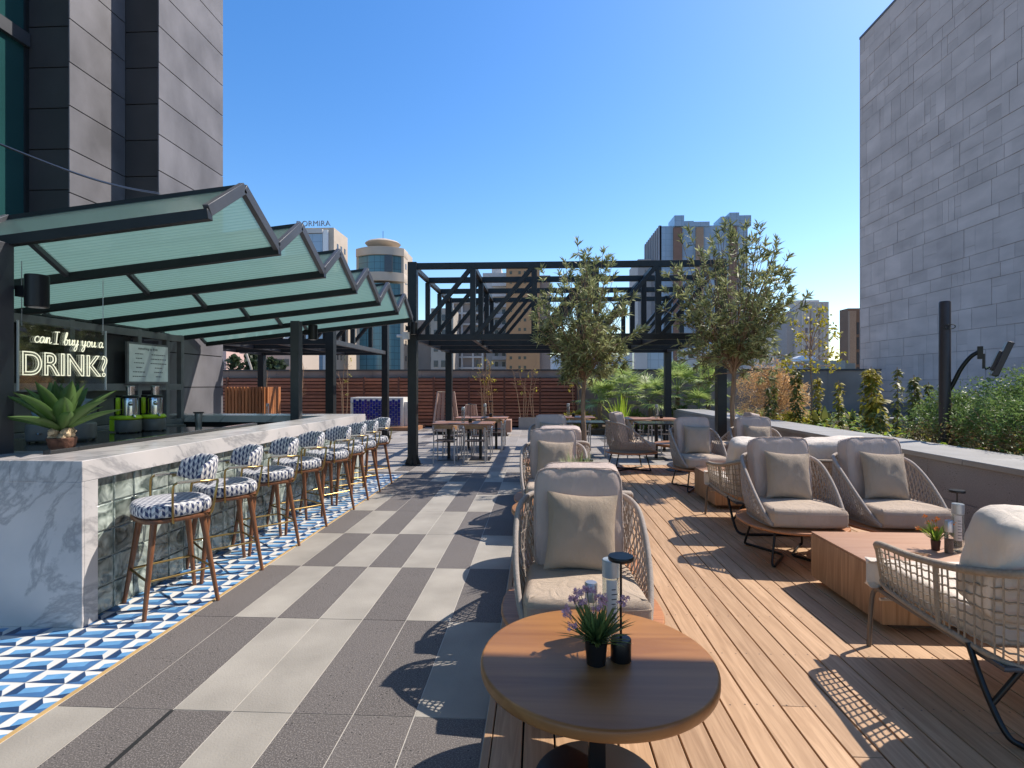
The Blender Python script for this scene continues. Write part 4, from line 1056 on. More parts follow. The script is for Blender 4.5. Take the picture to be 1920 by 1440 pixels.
# potted pink flowers
def flowerpot(name, lb, loc, pm, r, hp, nl, ln, lm, fm, nf, spread=.6, seed=1, fr=.007, lw=.012):
    random.seed(seed); t = thing(name, lb, 'plant', loc)
    mb = MB(); mb.lathe([(r*.82,0),(r,hp),(r*.94,hp),(r*.9,hp-.006),(.001,hp-.006)], n=28, cap=False); mb.build('pot', pm, t)
    mb = MB()
    for i in range(nl):
        a = U(0, 2*pi); e = U(.1, 1)**.7*spread; l = ln*U(.55,1); b = Vector((cos(a)*r*.5*R(), sin(a)*r*.5*R(), hp-.006))
        mb.blade(b, b+Vector((cos(a)*l*sin(e*1.5), sin(a)*l*sin(e*1.5), l*cos(e*1.5))), lw*U(.7,1.2), l*.25*e, segs=5)
    mb.build('leaves', lm, t, smooth=80)
    if nf:
        ms = MB(); fl = []
        for i in range(nf):
            mb = MB(); fl.append(mb)
            a = U(0, 2*pi); e = U(.1,1.15); l = ln*U(.75,1.05); c = Vector((cos(a)*l*sin(e), sin(a)*l*sin(e), hp+l*cos(e)))
            ms.tube([(0,0,hp), (c*.5+Vector((0,0,.02))), c], .0012, 4)
            for k in range(14):
                q = c+Vector((U(-1,1),U(-1,1),U(-.7,.7)))*.016; n0 = Vector((U(-1,1),U(-1,1),U(-.2,1))).normalized(); x = n0.orthogonal().normalized(); y = n0.cross(x)
                for p_ in range(5):
                    an = 2*pi*p_/5; d = x*cos(an)+y*sin(an); s2 = n0.cross(d)
                    mb.add([q, q+d*fr*.6+s2*fr*.3, q+d*fr+n0*.001, q+d*fr*.6-s2*fr*.3], [(0,1,2,3)])
        st = ms.build('stems', lm, t)
        for mb in fl: mb.build('flower_head', fm, st, smooth=0)
    return t
flowerpot('potted_flowers', 'pink flowering plant in a black plastic pot on the nearest round table', (.222, 2.10, TZ), BLACK, .044, .088, 150, .19, LPOT, PINK, 19, .74, 4, fr=.009, lw=.011)
flowerpot('potted_grass', 'pale tipped grass plant on the second round table', (.33, 4.66, TZ), BLACK, .06, .09, 300, .47, leaf('pale_grass_leaf', (.16,.26,.06), (.75,.78,.5), .5), None, 0, .36, 6, lw=.011)
flowerpot('orange_flower_pot', 'small pot of orange and red flowers on the near block coffee table', (2.83, 3.99, .4235), mat('small_dark_pot',(.08,.04,.03),.6), .03, .07, 50, .17, leaf('lime_leaf',(.2,.33,.04),(.3,.42,.06),.3), ORFL, 8, .6, 8)
t = thing('dry_sprig', 'dry twig sprig lying on the near block coffee table', 'twig', (2.66, 3.86, .4235))
mb = MB(); random.seed(2)
for i in range(14): a = U(-.5,.5)+pi; mb.tube([(U(0,.05),U(-.02,.02),.004),(cos(a)*U(.05,.12),sin(a)*U(.03,.1),U(.004,.02))], .0018, 4)
mb.build('twigs', TWIG, t)

# ---- bar stools, facing local -Y
def make_stool(label, loc, rz):
    t = thing('bar_stool', label, 'bar stool', loc, rz, 'patterned bar stools along the marble bar')
    sq = lambda r, e=.55, n=32: [((1 if cos(a)>0 else -1)*abs(cos(a))**e*r, (1 if sin(a)>0 else -1)*abs(sin(a))**e*r) for a in [2*pi*k/n for k in range(n)]]
    mb = MB(); mb.rslab(sq(.235), .635, .665, .01, 2); mb.build('seat_ring', LEGW, t)
    mb = MB(); mb.rslab(sq(.245, .75), .666, .765, .035, 4, wob=.015); o = mb.build('seat_cushion', BLOCKF, t, smooth=70); boxuv(o)
    # curved back
    mb = MB(); n = 18; vs = []; R1 = .225
    prof = []
    for k in range(12):
        a = 2*pi*k/12; prof.append((.032*cos(a), .105*(abs(sin(a))**.6)*(1 if sin(a)>0 else -1)))
    for i in range(n+1):
        th = radians(-72+144*i/n); e = 1-.42*max(0, abs(i-n/2)/(n/2)-.55)/.45
        for (dr, dz) in prof:
            rr = R1+dr*(.9 if e > .9 else e); vs.append((rr*sin(th), rr*cos(th)+.03+ (dz+.1)*.18, .955+dz*e))
    m = len(prof); fs = [(i*m+j, i*m+(j+1)%m, (i+1)*m+(j+1)%m, (i+1)*m+j) for i in range(n) for j in range(m)]+[tuple(range(m))[::-1], tuple(n*m+j for j in range(m))]
    mb.add(vs, fs); o = mb.build('backrest', BLOCKF, t, smooth=70)
    uv = o.data.uv_layers.new(name='UVMap')
    for pl in o.data.polygons:
        for li in pl.loop_indices:
            c = o.data.vertices[o.data.loops[li].vertex_index].co; uv.data[li].uv = (math.atan2(c.x, c.y)*.25, c.z)
    for sx in (-1, 1):
        mb = MB()
        for dx in (0, .016):
            mb.tube(crom([(sx*(.17+dx),.19,.635),(sx*(.215+dx),.20,.68),(sx*(.235+dx),.215,.80),(sx*(.225+dx),.235,.90)], 4), .006, 6)
        mb.tube(crom([(sx*.24,-.06,.63),(sx*.245,-.065,.67),(sx*.245,-.065,.87),(sx*.245,-.045,.905),(sx*.245,.0,.912),(sx*.24,.16,.90),(sx*.20,.245,.895)], 4), .008, 8); af = mb.build('arm_frame', BRASS, t, smooth=60)
        mb = MB(); mb.tube([(sx*.245,-.04,.913),(sx*.243,.11,.912)], .012, 8); mb.build('armrest', mat('chromed_pad', (.55,.53,.48), .25, .8), af)
    mb = MB(); mb.tube([(.23*sin(radians(a)), .245*cos(radians(a))+.03, .895) for a in range(-80, 81, 10)], .007, 8); mb.build('back_rail', BRASS, t, smooth=60)
    for sx in (-1, 1):
        for sy in (-1, 1):
            mb = MB(); mb.tube([(.155*sx,.155*sy,.64),(.235*sx,.235*sy,0)], [.024,.014], 10); mb.build('leg', LEGW, t, smooth=60)
    r = .205
    mb = MB(); mb.tube(crom([(-r+.03,-r,.25),(r-.03,-r,.25),(r,-r+.03,.25),(r,r-.03,.25),(r-.03,r,.25),(-r+.03,r,.25),(-r,r-.03,.25),(-r,-r+.03,.25),(-r+.03,-r,.25)], 3)[:-1], .0085, 8, closed=True); mb.build('foot_ring', BRASS, t, smooth=60)
    return t
ST = make_stool('nearest bar stool, first of the row at the marble bar', (-2.71, 3.85, 0), radians(-38))
names = ['second', 'third', 'fourth', 'fifth', 'sixth', 'seventh', 'eighth and farthest']
random.seed(4)
for i, y in enumerate((4.54, 5.24, 5.95, 6.74, 7.36, 7.95, 8.66)):
    copy_tree(ST, (-2.71+U(-.02,.02), y, 0), radians(-38+U(-7,7)), names[i]+' bar stool from the near end of the marble bar')
# ================================================================ VEGETATION
def rosette(mb, c, d, n, ln, wd, spread=1.0):
    """leaves fanning round a twig tip"""
    c = Vector(c); d = Vector(d).normalized(); x = d.orthogonal().normalized(); y = d.cross(x)
    for i in range(n):
        a = U(0, 2*pi); e = U(.25, 1.15)*spread; dirn = d*cos(e)+(x*cos(a)+y*sin(a))*sin(e)
        l = ln*U(.6, 1.15); b = c-d*U(0, ln*.9)
        mb.blade(b, b+dirn*l, wd*U(.8,1.2), l*.12, segs=2, nrm=Vector((U(-1,1),U(-1,1),U(-1,1))))
def oleander(label, loc, h0, top, rad, nb, seed, fork, skew=0):
    random.seed(seed); t = thing('oleander_tree', label, 'tree', loc, 0, 'slender standard trees')
    tr = [(0,0,0),(.012,.0,.6),(-.012,.01,1.2),(.015,.0,h0),(0,0,h0+.25)]
    mb = MB(); mb.tube(crom(tr, 5), [.045-.012*i/20 for i in range(21)], 10); tk = mb.build('trunk', BARK, t, smooth=70)
    mt = MB(); ml = MB(); H_ = top-h0
    for i in range(nb):
        a = U(0, 2*pi); q = R()
        # end point on an uneven ellipsoid
        el = math.asin(U(-.92, 1)); rr = (.58+.42*R()**.5)*(1+.28*noise.noise(Vector((cos(a)*1.7+seed, sin(a)*1.7, el*1.3))))
        cz = h0+H_*.46; e = Vector((cos(a)*cos(el)*rad*rr+skew*.2*el, sin(a)*cos(el)*rad*rr, cz+sin(el)*H_*.54*rr))
        s0 = Vector((0,0,h0+U(-.05,.3))); mid = s0.lerp(e, .5)+Vector((U(-.1,.1),U(-.1,.1),-.05+.12*(e.z<cz)))
        pts = crom([s0, mid, e], 4); mt.tube(pts, [.011-.001*k for k in range(len(pts))], 5)
        rosette(ml, e, (e-mid), random.randint(15,22), .138, .023)
        for k in range(4):
            b = pts[-2-k]+Vector((U(-.13,.13),U(-.13,.13),U(-.1,.14))); mt.tube([pts[-2-k], b], .004, 4)
            rosette(ml, b, (b-pts[-2-k])+Vector((0,0,.05)), random.randint(11,16), .130, .0215)
    ml.build('crown', LOLE, t, smooth=80); mt.build('branches', BARK, tk)
    return t
oleander('slender tree with a round olive green crown left of centre, in front of the pergola', (.80, 9.65, 0), 1.70, 4.12, .98, 132, 21, 0)
oleander('taller slender tree with a wide loose crown in front of the right pergola post', (3.24, 9.15, 0), 1.80, 4.45, 1.13, 152, 33, 0)
def planter_ring(loc, lb):
    t = thing('tree_grate', lb, 'tree surround', loc, 0, 'tree surrounds'); mb = MB(); mb.lathe([(.16,.0),(.2,.0),(.2,.012),(.16,.012)], n=28, cap=False); mb.build('ring', STEEL, t)
    return t
tg = planter_ring((.80, 9.65, .018), 'low black ring round the foot of the left tree')
copy_tree(tg, (3.24, 9.15, .018), 0, 'low black ring round the foot of the right tree')

def fan_palm(label, loc, h, nl, rl, seed):
    random.seed(seed); t = thing('fan_palm', label, 'palm', loc, 0, 'fan palms in the far bed')
    mb = MB(); mb.lathe([(.09,0),(.075,h*.5),(.06,h*.62)], n=10); mb.build('trunk', BARK, t)
    ms = MB(); ml = MB()
    for i in range(nl):
        a = 2.399*i+U(-.2,.2); el = radians(U(-8, 78)); l = rl*U(.6,1.0); b = Vector((0,0,h*.6+U(-.05,.15)))
        d = Vector((cos(a)*cos(el), sin(a)*cos(el), sin(el))); c = b+d*l-Vector((0,0,.12*l*cos(el))); ms.tube([b, b.lerp(c,.5)+Vector((0,0,.05)), c], .007, 4)
        d2 = (d-Vector((0,0,.25))).normalized(); side = d2.cross(Vector((0,0,1))).normalized(); up = side.cross(d2)
        for k in range(17):
            an = radians(-105+210*k/16); bd = d2*cos(an)+side*sin(an)+up*U(.02,.15); L_ = .50*(1-.25*abs(an)/2)*U(.85,1.1)
            ml.blade(c, c+bd*L_, .036, L_*.22, segs=3, nrm=up)
    ms.build('leaf_stalk', LPALM, t); ml.build('fronds', LPALM, t, smooth=80)
    return t
fan_palm('fan palm in the middle of the far bed, left of the right rear pergola post', (2.9, 18.6, .1), 1.9500000000000002, 34, .85, 1)
fan_palm('fan palm farther left in the far bed near the end of the wooden screen', (2.05, 18.2, .1), 1.4500000000000002, 26, .7, 2)
fan_palm('low fan palm directly left of the right rear pergola post', (3.7, 18.0, .1), 1.65, 28, .75, 3)
fan_palm('tall fan palm just right of the rear pergola post', (4.75, 18.7, .1), 2.05, 34, .85, 4)
fan_palm('fan palm behind the near right pergola post', (5.7, 18.4, .4), 1.5499999999999998, 30, .8, 5)
fan_palm('small fan palm low behind the planter wall end', (5.2, 17.8, .4), .7, 22, .6, 6)
def strap(label, loc, n, ln, wd, lm, seed, name='strap_leaf_plant', sp=.8, grp=None):
    random.seed(seed); t = thing(name, label, 'plant', loc, 0, grp); mb = MB()
    for i in range(n):
        a = U(0,2*pi); e = U(.05,1)*sp; l = ln*U(.6,1.1); b = Vector((U(-.06,.06),U(-.06,.06),0))
        mb.blade(b, b+Vector((cos(a)*sin(e)*l, sin(a)*sin(e)*l, cos(e)*l)), wd*U(.7,1.2), l*.45*e, segs=6)
    mb.build('leaves', lm, t, smooth=80); return t
strap('bright lime green arching strap leaved plant behind the side on chair', (2.55, 16.6, .1), 34, 1.35, .055, LBRIGHT, 3)
strap('low yellow green clump behind the middle dining table', (1.5, 17.7, .12), 60, .65, .04, LYEL, 4)
strap('low green clump right of the tree trunk in the far bed', (3.35, 17.6, .12), 70, .6, .045, LPALM, 5)
strap('low green clump beside the rear pergola post', (4.05, 17.5, .12), 60, .6, .05, LBUSH, 9)
# mixed low shrubs near the far bed
def shrub(label, loc, rx, ry, h, n, ls, lm, seed, name='shrub', mats=None, cat='shrub', grp=None, drop=0, stems=14, lw=.5):
    random.seed(seed); t = thing(name, label, cat, loc, 0, grp); ml = MB(); ms = MB()
    for i in range(stems):
        a = U(0,2*pi); r = R()**.5; ms.tube([(U(-.05,.05),U(-.05,.05),0), (rx*.5*r*cos(a), ry*.5*r*sin(a), h*.5), (rx*.85*r*cos(a), ry*.85*r*sin(a), h*U(.7,.95))], .006, 4)
    cl = []
    for i in range(int(n/14)):
        a = U(0,2*pi); r = R()**.45; z = R()**.8
        env = (1+.3*noise.noise(Vector((cos(a)*1.5+seed, sin(a)*1.5, z*2))))
        k = sqrt(max(.03, 1-(max(0, z-.35)/.65)**2)); cl.append(Vector((rx*r*k*cos(a)*env, ry*r*k*sin(a)*env, h*z*env)))
    for c in cl:
        for k in range(14):
            q = c+Vector((U(-1,1),U(-1,1),U(-1,1)))*.11*max(.5, rx); d = Vector((U(-1,1),U(-1,1),U(-.5,1))).normalized(); l = ls*U(.5,1.2)
            ml.blade(q, q+d*l, l*lw, l*.1, segs=2, nrm=Vector((U(-1,1),U(-1,1),U(-1,1))), m=1 if (mats and q.z < h*U(.25,.55)) else 0)
    ms.build('stems', TWIG, t); ml.build('foliage', mats or lm, t, smooth=0); return t
g_ = 'feathery green bushes in the right planter'
shrub('feathery green bush nearest the viewer at the right edge above the coping', (6.45, 5.6, .62), 1.3, 1.2, 1.1, 22000, .05, LBUSH, 1, 'feathery_bush', [LBUSH, LBRN], grp=g_, lw=.32)
shrub('tall feathery green bush at the right edge behind the nearest one', (7.9, 7.3, .62), 1.5, 1.2, 1.42, 20000, .055, LBUSH, 2, 'feathery_bush', [LBUSH, LBRN], grp=g_, lw=.32)
shrub('rounded green bush just right of the floodlight pole', (6.3, 7.35, .62), .95, .9, 1.0, 16000, .05, LBUSH, 3, 'feathery_bush', [LBUSH, LBRN], grp=g_, lw=.32)
shrub('small low bush at the foot of the floodlight pole', (5.72, 6.7, .62), .55, .7, .78, 9000, .045, LBUSH, 4, 'feathery_bush', [LBUSH, LBRN], grp=g_, lw=.32)
shrub('green bush right behind the foot of the floodlight pole', (6.0, 8.15, .62), .62, .6, .85, 9000, .05, LBUSH, 44, 'feathery_bush', [LBUSH, LBRN], grp=g_, lw=.32)
shrub('dry golden bamboo bush in front of the dark back wall', (5.75, 13.6, .62), .85, .6, 1.38, 7500, .10, LDRY, 5, 'dry_bamboo', lw=.16, stems=40, cat='bush')
shrub('smaller clump of golden dry bamboo right of the main one', (6.6, 14.2, .62), .4, .4, 1.05, 1500, .11, LDRY, 15, 'dry_bamboo', lw=.16, stems=20, cat='bush')
shrub('low leafy green shrub at the end of the planter', (4.6, 17.8, .3), .5, .5, .6, 900, .10, LBUSH, 6, cat='shrub')
shrub('low yellow green shrub behind the middle dining table', (1.4, 18.4, .1), .7, .4, .55, 1300, .09, LYEL, 7)
shrub('green leafy low shrub under the palms', (3.1, 17.9, .1), .8, .4, .55, 1500, .10, LBUSH, 8)
shrub('ground hugging green shrub below the dry bamboo', (5.6, 12.2, .62), .7, .5, .28, 1200, .07, LYEL, 12)
def climber(label, loc, h, w_, n, lm, seed, ls=.075):
    w_ *= .8; n = int(n*1.15)
    random.seed(seed); t = thing('climbing_plant', label, 'climbing plant', loc, 0, 'staked climbing plants in the right planter')
    mb = MB(); mb.tube([(0,0,0),(.01,0,h*.5),(0,0,h*1.03)], .007, 5); mb.build('stake', TWIG, t); ml = MB()
    for i in range(n):
        z = R()**.85; a = U(0,2*pi); r = w_*U(.1,1)*(.55+.45*sin(pi*z*.9)); q = Vector((cos(a)*r, sin(a)*r, h*z)); l = ls*U(.6,1.3)
        ml.blade(q, q+Vector((cos(a),sin(a),U(-1.2,.1))).normalized()*l, l*.62, l*.2, segs=3, nrm=Vector((U(-.6,.6),U(-.6,.6),1)))
    ml.build('leaves', lm, t, smooth=0); return t
LCY = leaf('climber_yellow_leaf', (.14,.20,.04), (.50,.38,.05), .4)
climber('dense green climber column left of the small yellow tree', (5.65, 12.1, .62), 1.30, .16, 420, LCLIMB, 1)
climber('thin short green climber in front of the golden bamboo', (5.0, 12.0, .62), .95, .07, 150, LCLIMB, 2)
climber('second thin climber in front of the golden bamboo', (5.3, 12.4, .62), 1.0, .06, 130, LCLIMB, 3)
climber('broad climber turning yellow at its foot, left of the stone building corner', (6.75, 11.3, .62), 1.32, .21, 620, LCY, 4, .085)
climber('tall thin dark climber in front of the stone building', (6.75, 10.5, .62), 1.28, .09, 200, LCLIMB, 5)
climber('dark bushy climber left of the floodlight pole', (6.45, 9.6, .62), 1.12, .11, 300, LCLIMB, 6)
climber('small pale leaved climber close to the floodlight pole', (6.6, 9.0, .62), .75, .13, 130, LCLIMB, 7)
climber('wispy climber touching the foot of the floodlight pole', (6.2, 8.2, .62), .85, .10, 120, LCLIMB, 8)
climber('yellowing climber with large drooping leaves beside the tall thin one', (6.55, 10.8, .62), .75, .20, 150, LCY, 9, .13)
strap('banana like plant with broad leaves between the climbers', (6.15, 12.0, .62), 12, .80, .14, LCLIMB, 12, 'banana_plant', .9)
strap('second broad leaved banana like plant nearer the building corner', (6.35, 11.2, .62), 10, .62, .13, LCLIMB, 13, 'banana_plant', 1.0)
strap('broad leaved plant in shade under the yellow leaved climber', (7.0, 11.6, .62), 12, .6, .12, LBUSH, 14, 'banana_plant', 1.0)
strap('green strap leaved clump behind the floodlight pole', (6.7, 8.6, .62), 24, .55, .07, LBUSH, 15)
climber('thin tall climber left of the banana like plant', (5.95, 11.0, .62), 1.05, .09, 170, LCY, 21)
climber('green and yellow climber between the two banana like plants', (6.35, 12.6, .62), 1.15, .12, 240, LCY, 22)
climber('short dark climber just behind the coping near the lounge chairs', (5.7, 9.3, .62), .55, .10, 120, LCLIMB, 23)
climber('slim green climber against the stone building between two taller ones', (6.9, 9.9, .62), 1.0, .08, 150, LCLIMB, 24)
random.seed(77); mb = MB()
for i in range(5200):
    x = U(5.15, 8.6); y = U(6.0, 16.8); h = .62+U(.03,.34)*(.5+.9*abs(noise.noise(Vector((x*1.3, y*1.3, 4))))); q = Vector((x, y, h)); l = U(.05,.13)
    mb.blade(q, q+Vector((U(-1,1),U(-1,1),U(-.2,1))).normalized()*l, l*U(.3,.6), l*.25, segs=2, nrm=Vector((U(-.6,.6),U(-.6,.6),1)), m=random.choice((0,0,1,2)))
stuff(mb.build('ground_cover', [LBUSH, LCY, LBRIGHT], smooth=0), 'low mixed green and yellow ground cover in the right planter', 'ground cover')
# small yellow tree
random.seed(8); t = thing('yellow_leaf_tree', 'small thin tree with sparse yellow green leaves against the pale towers', 'tree', (6.15, 12.5, .62))
mb = MB(); mb.tube(crom([(0,0,0),(.02,0,.9),(-.02,0,1.6),(0,0,2.7)], 5), [.022-.001*i for i in range(16)], 7); mb.build('trunk', BARK, t, smooth=70)
mt = MB(); ml = MB()
for i in range(44):
    a = U(0,2*pi); z = U(1.35,2.75); r = .78*(1-.35*(z-1.3))*U(.3,1); s0 = Vector((0,0,z*.55+.55)); e = Vector((cos(a)*r, sin(a)*r*.8, z)); mt.tube([s0, s0.lerp(e,.5)+Vector((0,0,.07)), e], .005, 4)
    for k in range(13):
        q = e+Vector((U(-1,1),U(-1,1),U(-1,1)))*.1; d = Vector((U(-1,1),U(-1,1),U(-1,.3))).normalized(); ml.blade(q, q+d*.075, .045, .01, segs=2, nrm=Vector((U(-1,1),U(-1,1),U(-1,1))))
mt.build('branches', TWIG, t); ml.build('crown', LYEL, t, smooth=0)
# bare stems in concrete planters by the fence
CONC = mat('planter_concrete', (.34,.33,.31), .8, 0, .1, 3, .2, 50)
def bare(label, loc, n, h, w_, seed, lv=0):
    random.seed(seed); t = thing('bare_stem_plant', label, 'bare plant', loc, 0, 'bare stemmed plants along the wooden screen'); ms = MB(); ml = MB()
    for i in range(n):
        x = U(-w_, w_); top = Vector((x+U(-.22,.22), U(-.1,.1), h*U(.75,1))); p = crom([(x*.5,0,0), (x+U(-.05,.05),0,h*.45), top], 5); ms.tube(p, [.02-.0014*k for k in range(len(p))], 6)
        for k in range(9):
            b = p[random.randint(5, len(p)-1)]; e = b+Vector((U(-.22,.22),U(-.1,.1),U(.02,.3))); ms.tube([b, b.lerp(e,.5)+Vector((U(-.03,.03),0,0)), e], .004, 4)
            if R() < lv:
                for q in range(7): c = e+Vector((U(-.07,.07),U(-.07,.07),U(-.07,.07))); ml.blade(c, c+Vector((U(-1,1),U(-1,1),U(-1,1))).normalized()*.09, .04, .01, segs=2)
    ms.build('stems', TWIG, t)
    if ml.v: ml.build('leaves', LYEL, t, smooth=0)
    return t
def trough(label, x0, x1, y, h, grp='concrete plant troughs'):
    t = thing('plant_trough', label, 'planter', ((x0+x1)/2, y, 0), 0, grp); w2 = (x1-x0)/2
    mb = MB(); mb.box(-w2,w2,-.22,-.18,0,h); mb.box(-w2,w2,.18,.22,0,h); mb.box(-w2,-w2+.04,-.179,.179,0,h); mb.box(w2-.04,w2,-.179,.179,0,h); mb.build('trough_body', CONC, t, bevel=.004)
    mb = MB(); mb.box(-w2+.041,w2-.041,-.178,.178,.02,h-.05); mb.build('soil', SOIL, t)
trough('pale concrete trough right of centre by the wooden screen', -.72, .0, 19.6, .42)
trough('pale concrete trough behind the terracotta bench', -2.35, -1.55, 19.7, .42)
trough('pale concrete trough hidden behind the dining tables', -3.4, -2.6, 19.7, .42)
for i, (x, n, lv, lb) in enumerate(((-2.05, 4, .1, 'pair of bare stems rising left of the terracotta bench'), (-1.65, 3, .5, 'bare stem with a few yellow leaves above the terracotta bench'), (-.55, 4, .1, 'bare stems in the pale trough left part'), (-.12, 2, .05, 'single straight bare stem at the right end of the pale trough'),
                         (-10.3, 3, 0, 'bare twisted stems at the far left of the wooden screen'), (-8.9, 4, .05, 'pale bare stems between the left pergola posts'), (-7.2, 3, .2, 'bare stem with some leaves behind the canopy post'), (1.3, 2, .3, 'thin bare stem before the dark wall end'))):
    bare(lb, (x, 19.6, .3), n, 2.05, .22, 40+i, lv)
# high backed woven chairs by the screen, terracotta bench, tiled block, louvred box
def cone_chair(label, loc, s, grp='high backed cord chairs'):
    t = thing('high_back_chair', label, 'chair', loc, .2, grp)
    mb = MB(); n = 40; vs = []; fs = []
    for i in range(n+1):
        th = radians(-115+230*i/n)
        for j in range(7):
            v = j/6; r = (.46-.17*v)*s; hh = (1.28*v*(1-.0*abs(i/n-.5)))*s; vs.append((r*sin(th), r*cos(th), .12+hh))
    for i in range(n):
        for j in range(6):
            if (i % 4) != 3: fs.append((i*7+j, i*7+7+j, i*7+8+j, i*7+j+1))
    mb.add(vs, fs); o = mb.build('cord_back', mat('pinkish_cord', (.42,.29,.24), .8, 0, .1, 20), t, smooth=0); sdf = o.modifiers.new('solid','SOLIDIFY'); sdf.thickness = .012
    mb = MB(); mb.tube([(.29*s*sin(radians(a)), .29*s*cos(radians(a)), .12+1.28*s) for a in range(-115,116,10)], .014, 6); mb.build('rim', ROPEB, t)
    mb = MB(); mb.lathe([(.43*s,.10),(.44*s,.14),(.42*s,.38*s),(.38*s,.42*s),(.001,.43*s)], n=28, cap=False); mb.build('seat', CUSH, t)
    mb = MB(); mb.lathe([(.40*s,0),(.40*s,.10)], n=24); mb.build('base', BLACK, t)
cone_chair('tall conical cord backed chair behind the left dining tables', (-3.05, 17.6, 0), .98)
cone_chair('smaller conical cord backed chair right of the tall one', (-2.35, 18.6, 0), .62)
t = thing('terracotta_bench', 'low terracotta coloured block bench in front of the wooden screen', 'bench', (-1.62, 17.2, 0))
TERR = mat('terracotta_render', (.40,.24,.18), .8, 0, .1, 3)
mb = MB(); mb.box(-.75,.75,-.3,.3,.11,.50); mb.build('bench_body', TERR, t, bevel=.01)
mb = MB(); mb.box(-.6,.6,-.22,.22,0,.109); mb.build('plinth', mat('bench_plinth',(.15,.09,.07),.8), t)
t = thing('tiled_counter', 'block with glossy cobalt blue upright tiles in a white frame on a timber plinth', 'counter', (-5.75, 19.2, 0))
mb = MB(); mb.box(-.95,.95,-.3,.5,.13,1.16); mb.box(.955,1.13,-.2,.5,.13,1.0); mb.build('white_block', mat('white_stone', (.66,.64,.60), .6, 0, .06), t, bevel=.006)
mb = MB()
for i in range(17):
    for j in range(6):
        x0 = -.85+.1*i; z0 = .16+.16*j-(.08 if i % 2 else 0)
        mb.box(x0+.006, x0+.094, -.318, -.302, max(.16, z0+.006), min(1.09, z0+.154))
mb.build('blue_tiles', mat('cobalt_tile', (.012,.02,.20), .12, 0, .2, 3, isl=.3, coat=.5), t)
mb = MB(); mb.box(-1.1,1.5,-.7,.8,0,.129); mb.build('timber_plinth', wood('plinth_deck', (.25,.12,.06), (.4,.2,.1), .6, 'X'), t)
mb = MB(); mb.tube([(-.9,-.36,.5),(-.9,-.36,.95),(-.86,-.31,.95)], .02, 8); mb.build('tap', CHROME, t)
t = thing('louvred_box', 'orange vertical slatted timber box beside the stone tower', 'screen', (-8.05, 14.4, 0))
mb = MB()
for k in range(12): mb.box(-.55+.095*k, -.55+.095*k+.07, -.03, .02, .02, 1.55)
for k in range(8): mb.box(.57, .62, .04+.095*k, .04+.095*k+.07, .02, 1.55)
mb.build('slats', ORW, t)
mb = MB(); mb.box(-.54,.56,.03,.75,.02,1.5); mb.build('inner_panel', mat('box_dark', (.09,.035,.02), .8), t)
# low wooden tables and chairs under the left pergola (tops seen above the bar)
for i, (x, y, lb) in enumerate(((-6.9, 13.6, 'wood topped table under the left pergola near the orange slatted box'), (-5.3, 13.9, 'wood topped table under the left pergola behind the bar'))):
    c_ = copy_tree(D1, (x, y, 0), 0, lb)
    for j, s_ in enumerate((-1, 1)):
        dch(x+.32*s_, y+.5, 0, f'{dl[j]} dining chair behind the {lb[17:]}')
bx_(-6.95, 13.5, .79, 'tall glass holder on the left table under the left pergola')
# floodlight pole
t = thing('floodlight_pole', 'thick dark pole rising from the planter with a curved arm and floodlight', 'light pole', (5.62, 7.75, .62), -.60)
mb = MB(); mb.lathe([(.07,0),(.068,2.12),(.06,2.14)], n=20); mb.build('pole', mat('bronze_pole', (.055,.045,.045), .45, .2), t)
mb = MB(); mb.tube(crom([(.04,0,.90),(.09,0,1.0),(.17,0,1.2),(.27,0,1.36),(.36,0,1.43)], 5), .028, 10); mb.build('arm', BLACK, t, smooth=60)
mb = MB(); mb.box(.34,.40,-.03,.03,1.33,1.5); mb.box(.39,.42,-.012,.012,1.2,1.4); mb.tube([(.40,0,1.24),(.43,0,1.19),(.47,0,1.22)], .012, 6); mb.build('bracket', BLACK, t)
RT_ = Matrix.Rotation(radians(20), 3, 'Y')
mb = MB(); mb.obox((.585,0,1.32), (.07,.36,.46), RT_); mb.obox((.535,0,1.30), (.06,.22,.26), RT_); mb.build('floodlight', mat('flood_body', (.05,.045,.05), .4, .2), t, bevel=.006)
mb = MB(); mb.obox((.6205,0,1.332), (.004,.33,.43), RT_); mb.build('glass', mat('flood_glass', (.4,.42,.45), .1), t)
mb = MB(); 
for k in range(2): mb.tube([(.075+.035*cos(a), -.07, 1.78+.03*sin(a)+.0*k) for a in [2*pi*i/12 for i in range(13)]] if k == 0 else [(.02+.03*cos(a), -.075, 1.78+.03*sin(a)) for a in [2*pi*i/12 for i in range(13)]], .006, 5)
mb.build('cable_loop', BLACK, t)
# ledge and trough boxes in the planter behind the climbers
t = thing('stone_ledge', 'low grey stone ledge behind the climbers in front of the stone building', 'ledge', (8.2, 11.4, .62))
mb = MB(); mb.box(-1.3,1.6,-.15,.15,0,.26); mb.build('ledge_body', GRAN, t, bevel=.005)
mb = MB(); mb.box(-1.34,1.64,-.19,.19,.261,.31); mb.build('ledge_cap', COP, t, bevel=.004)

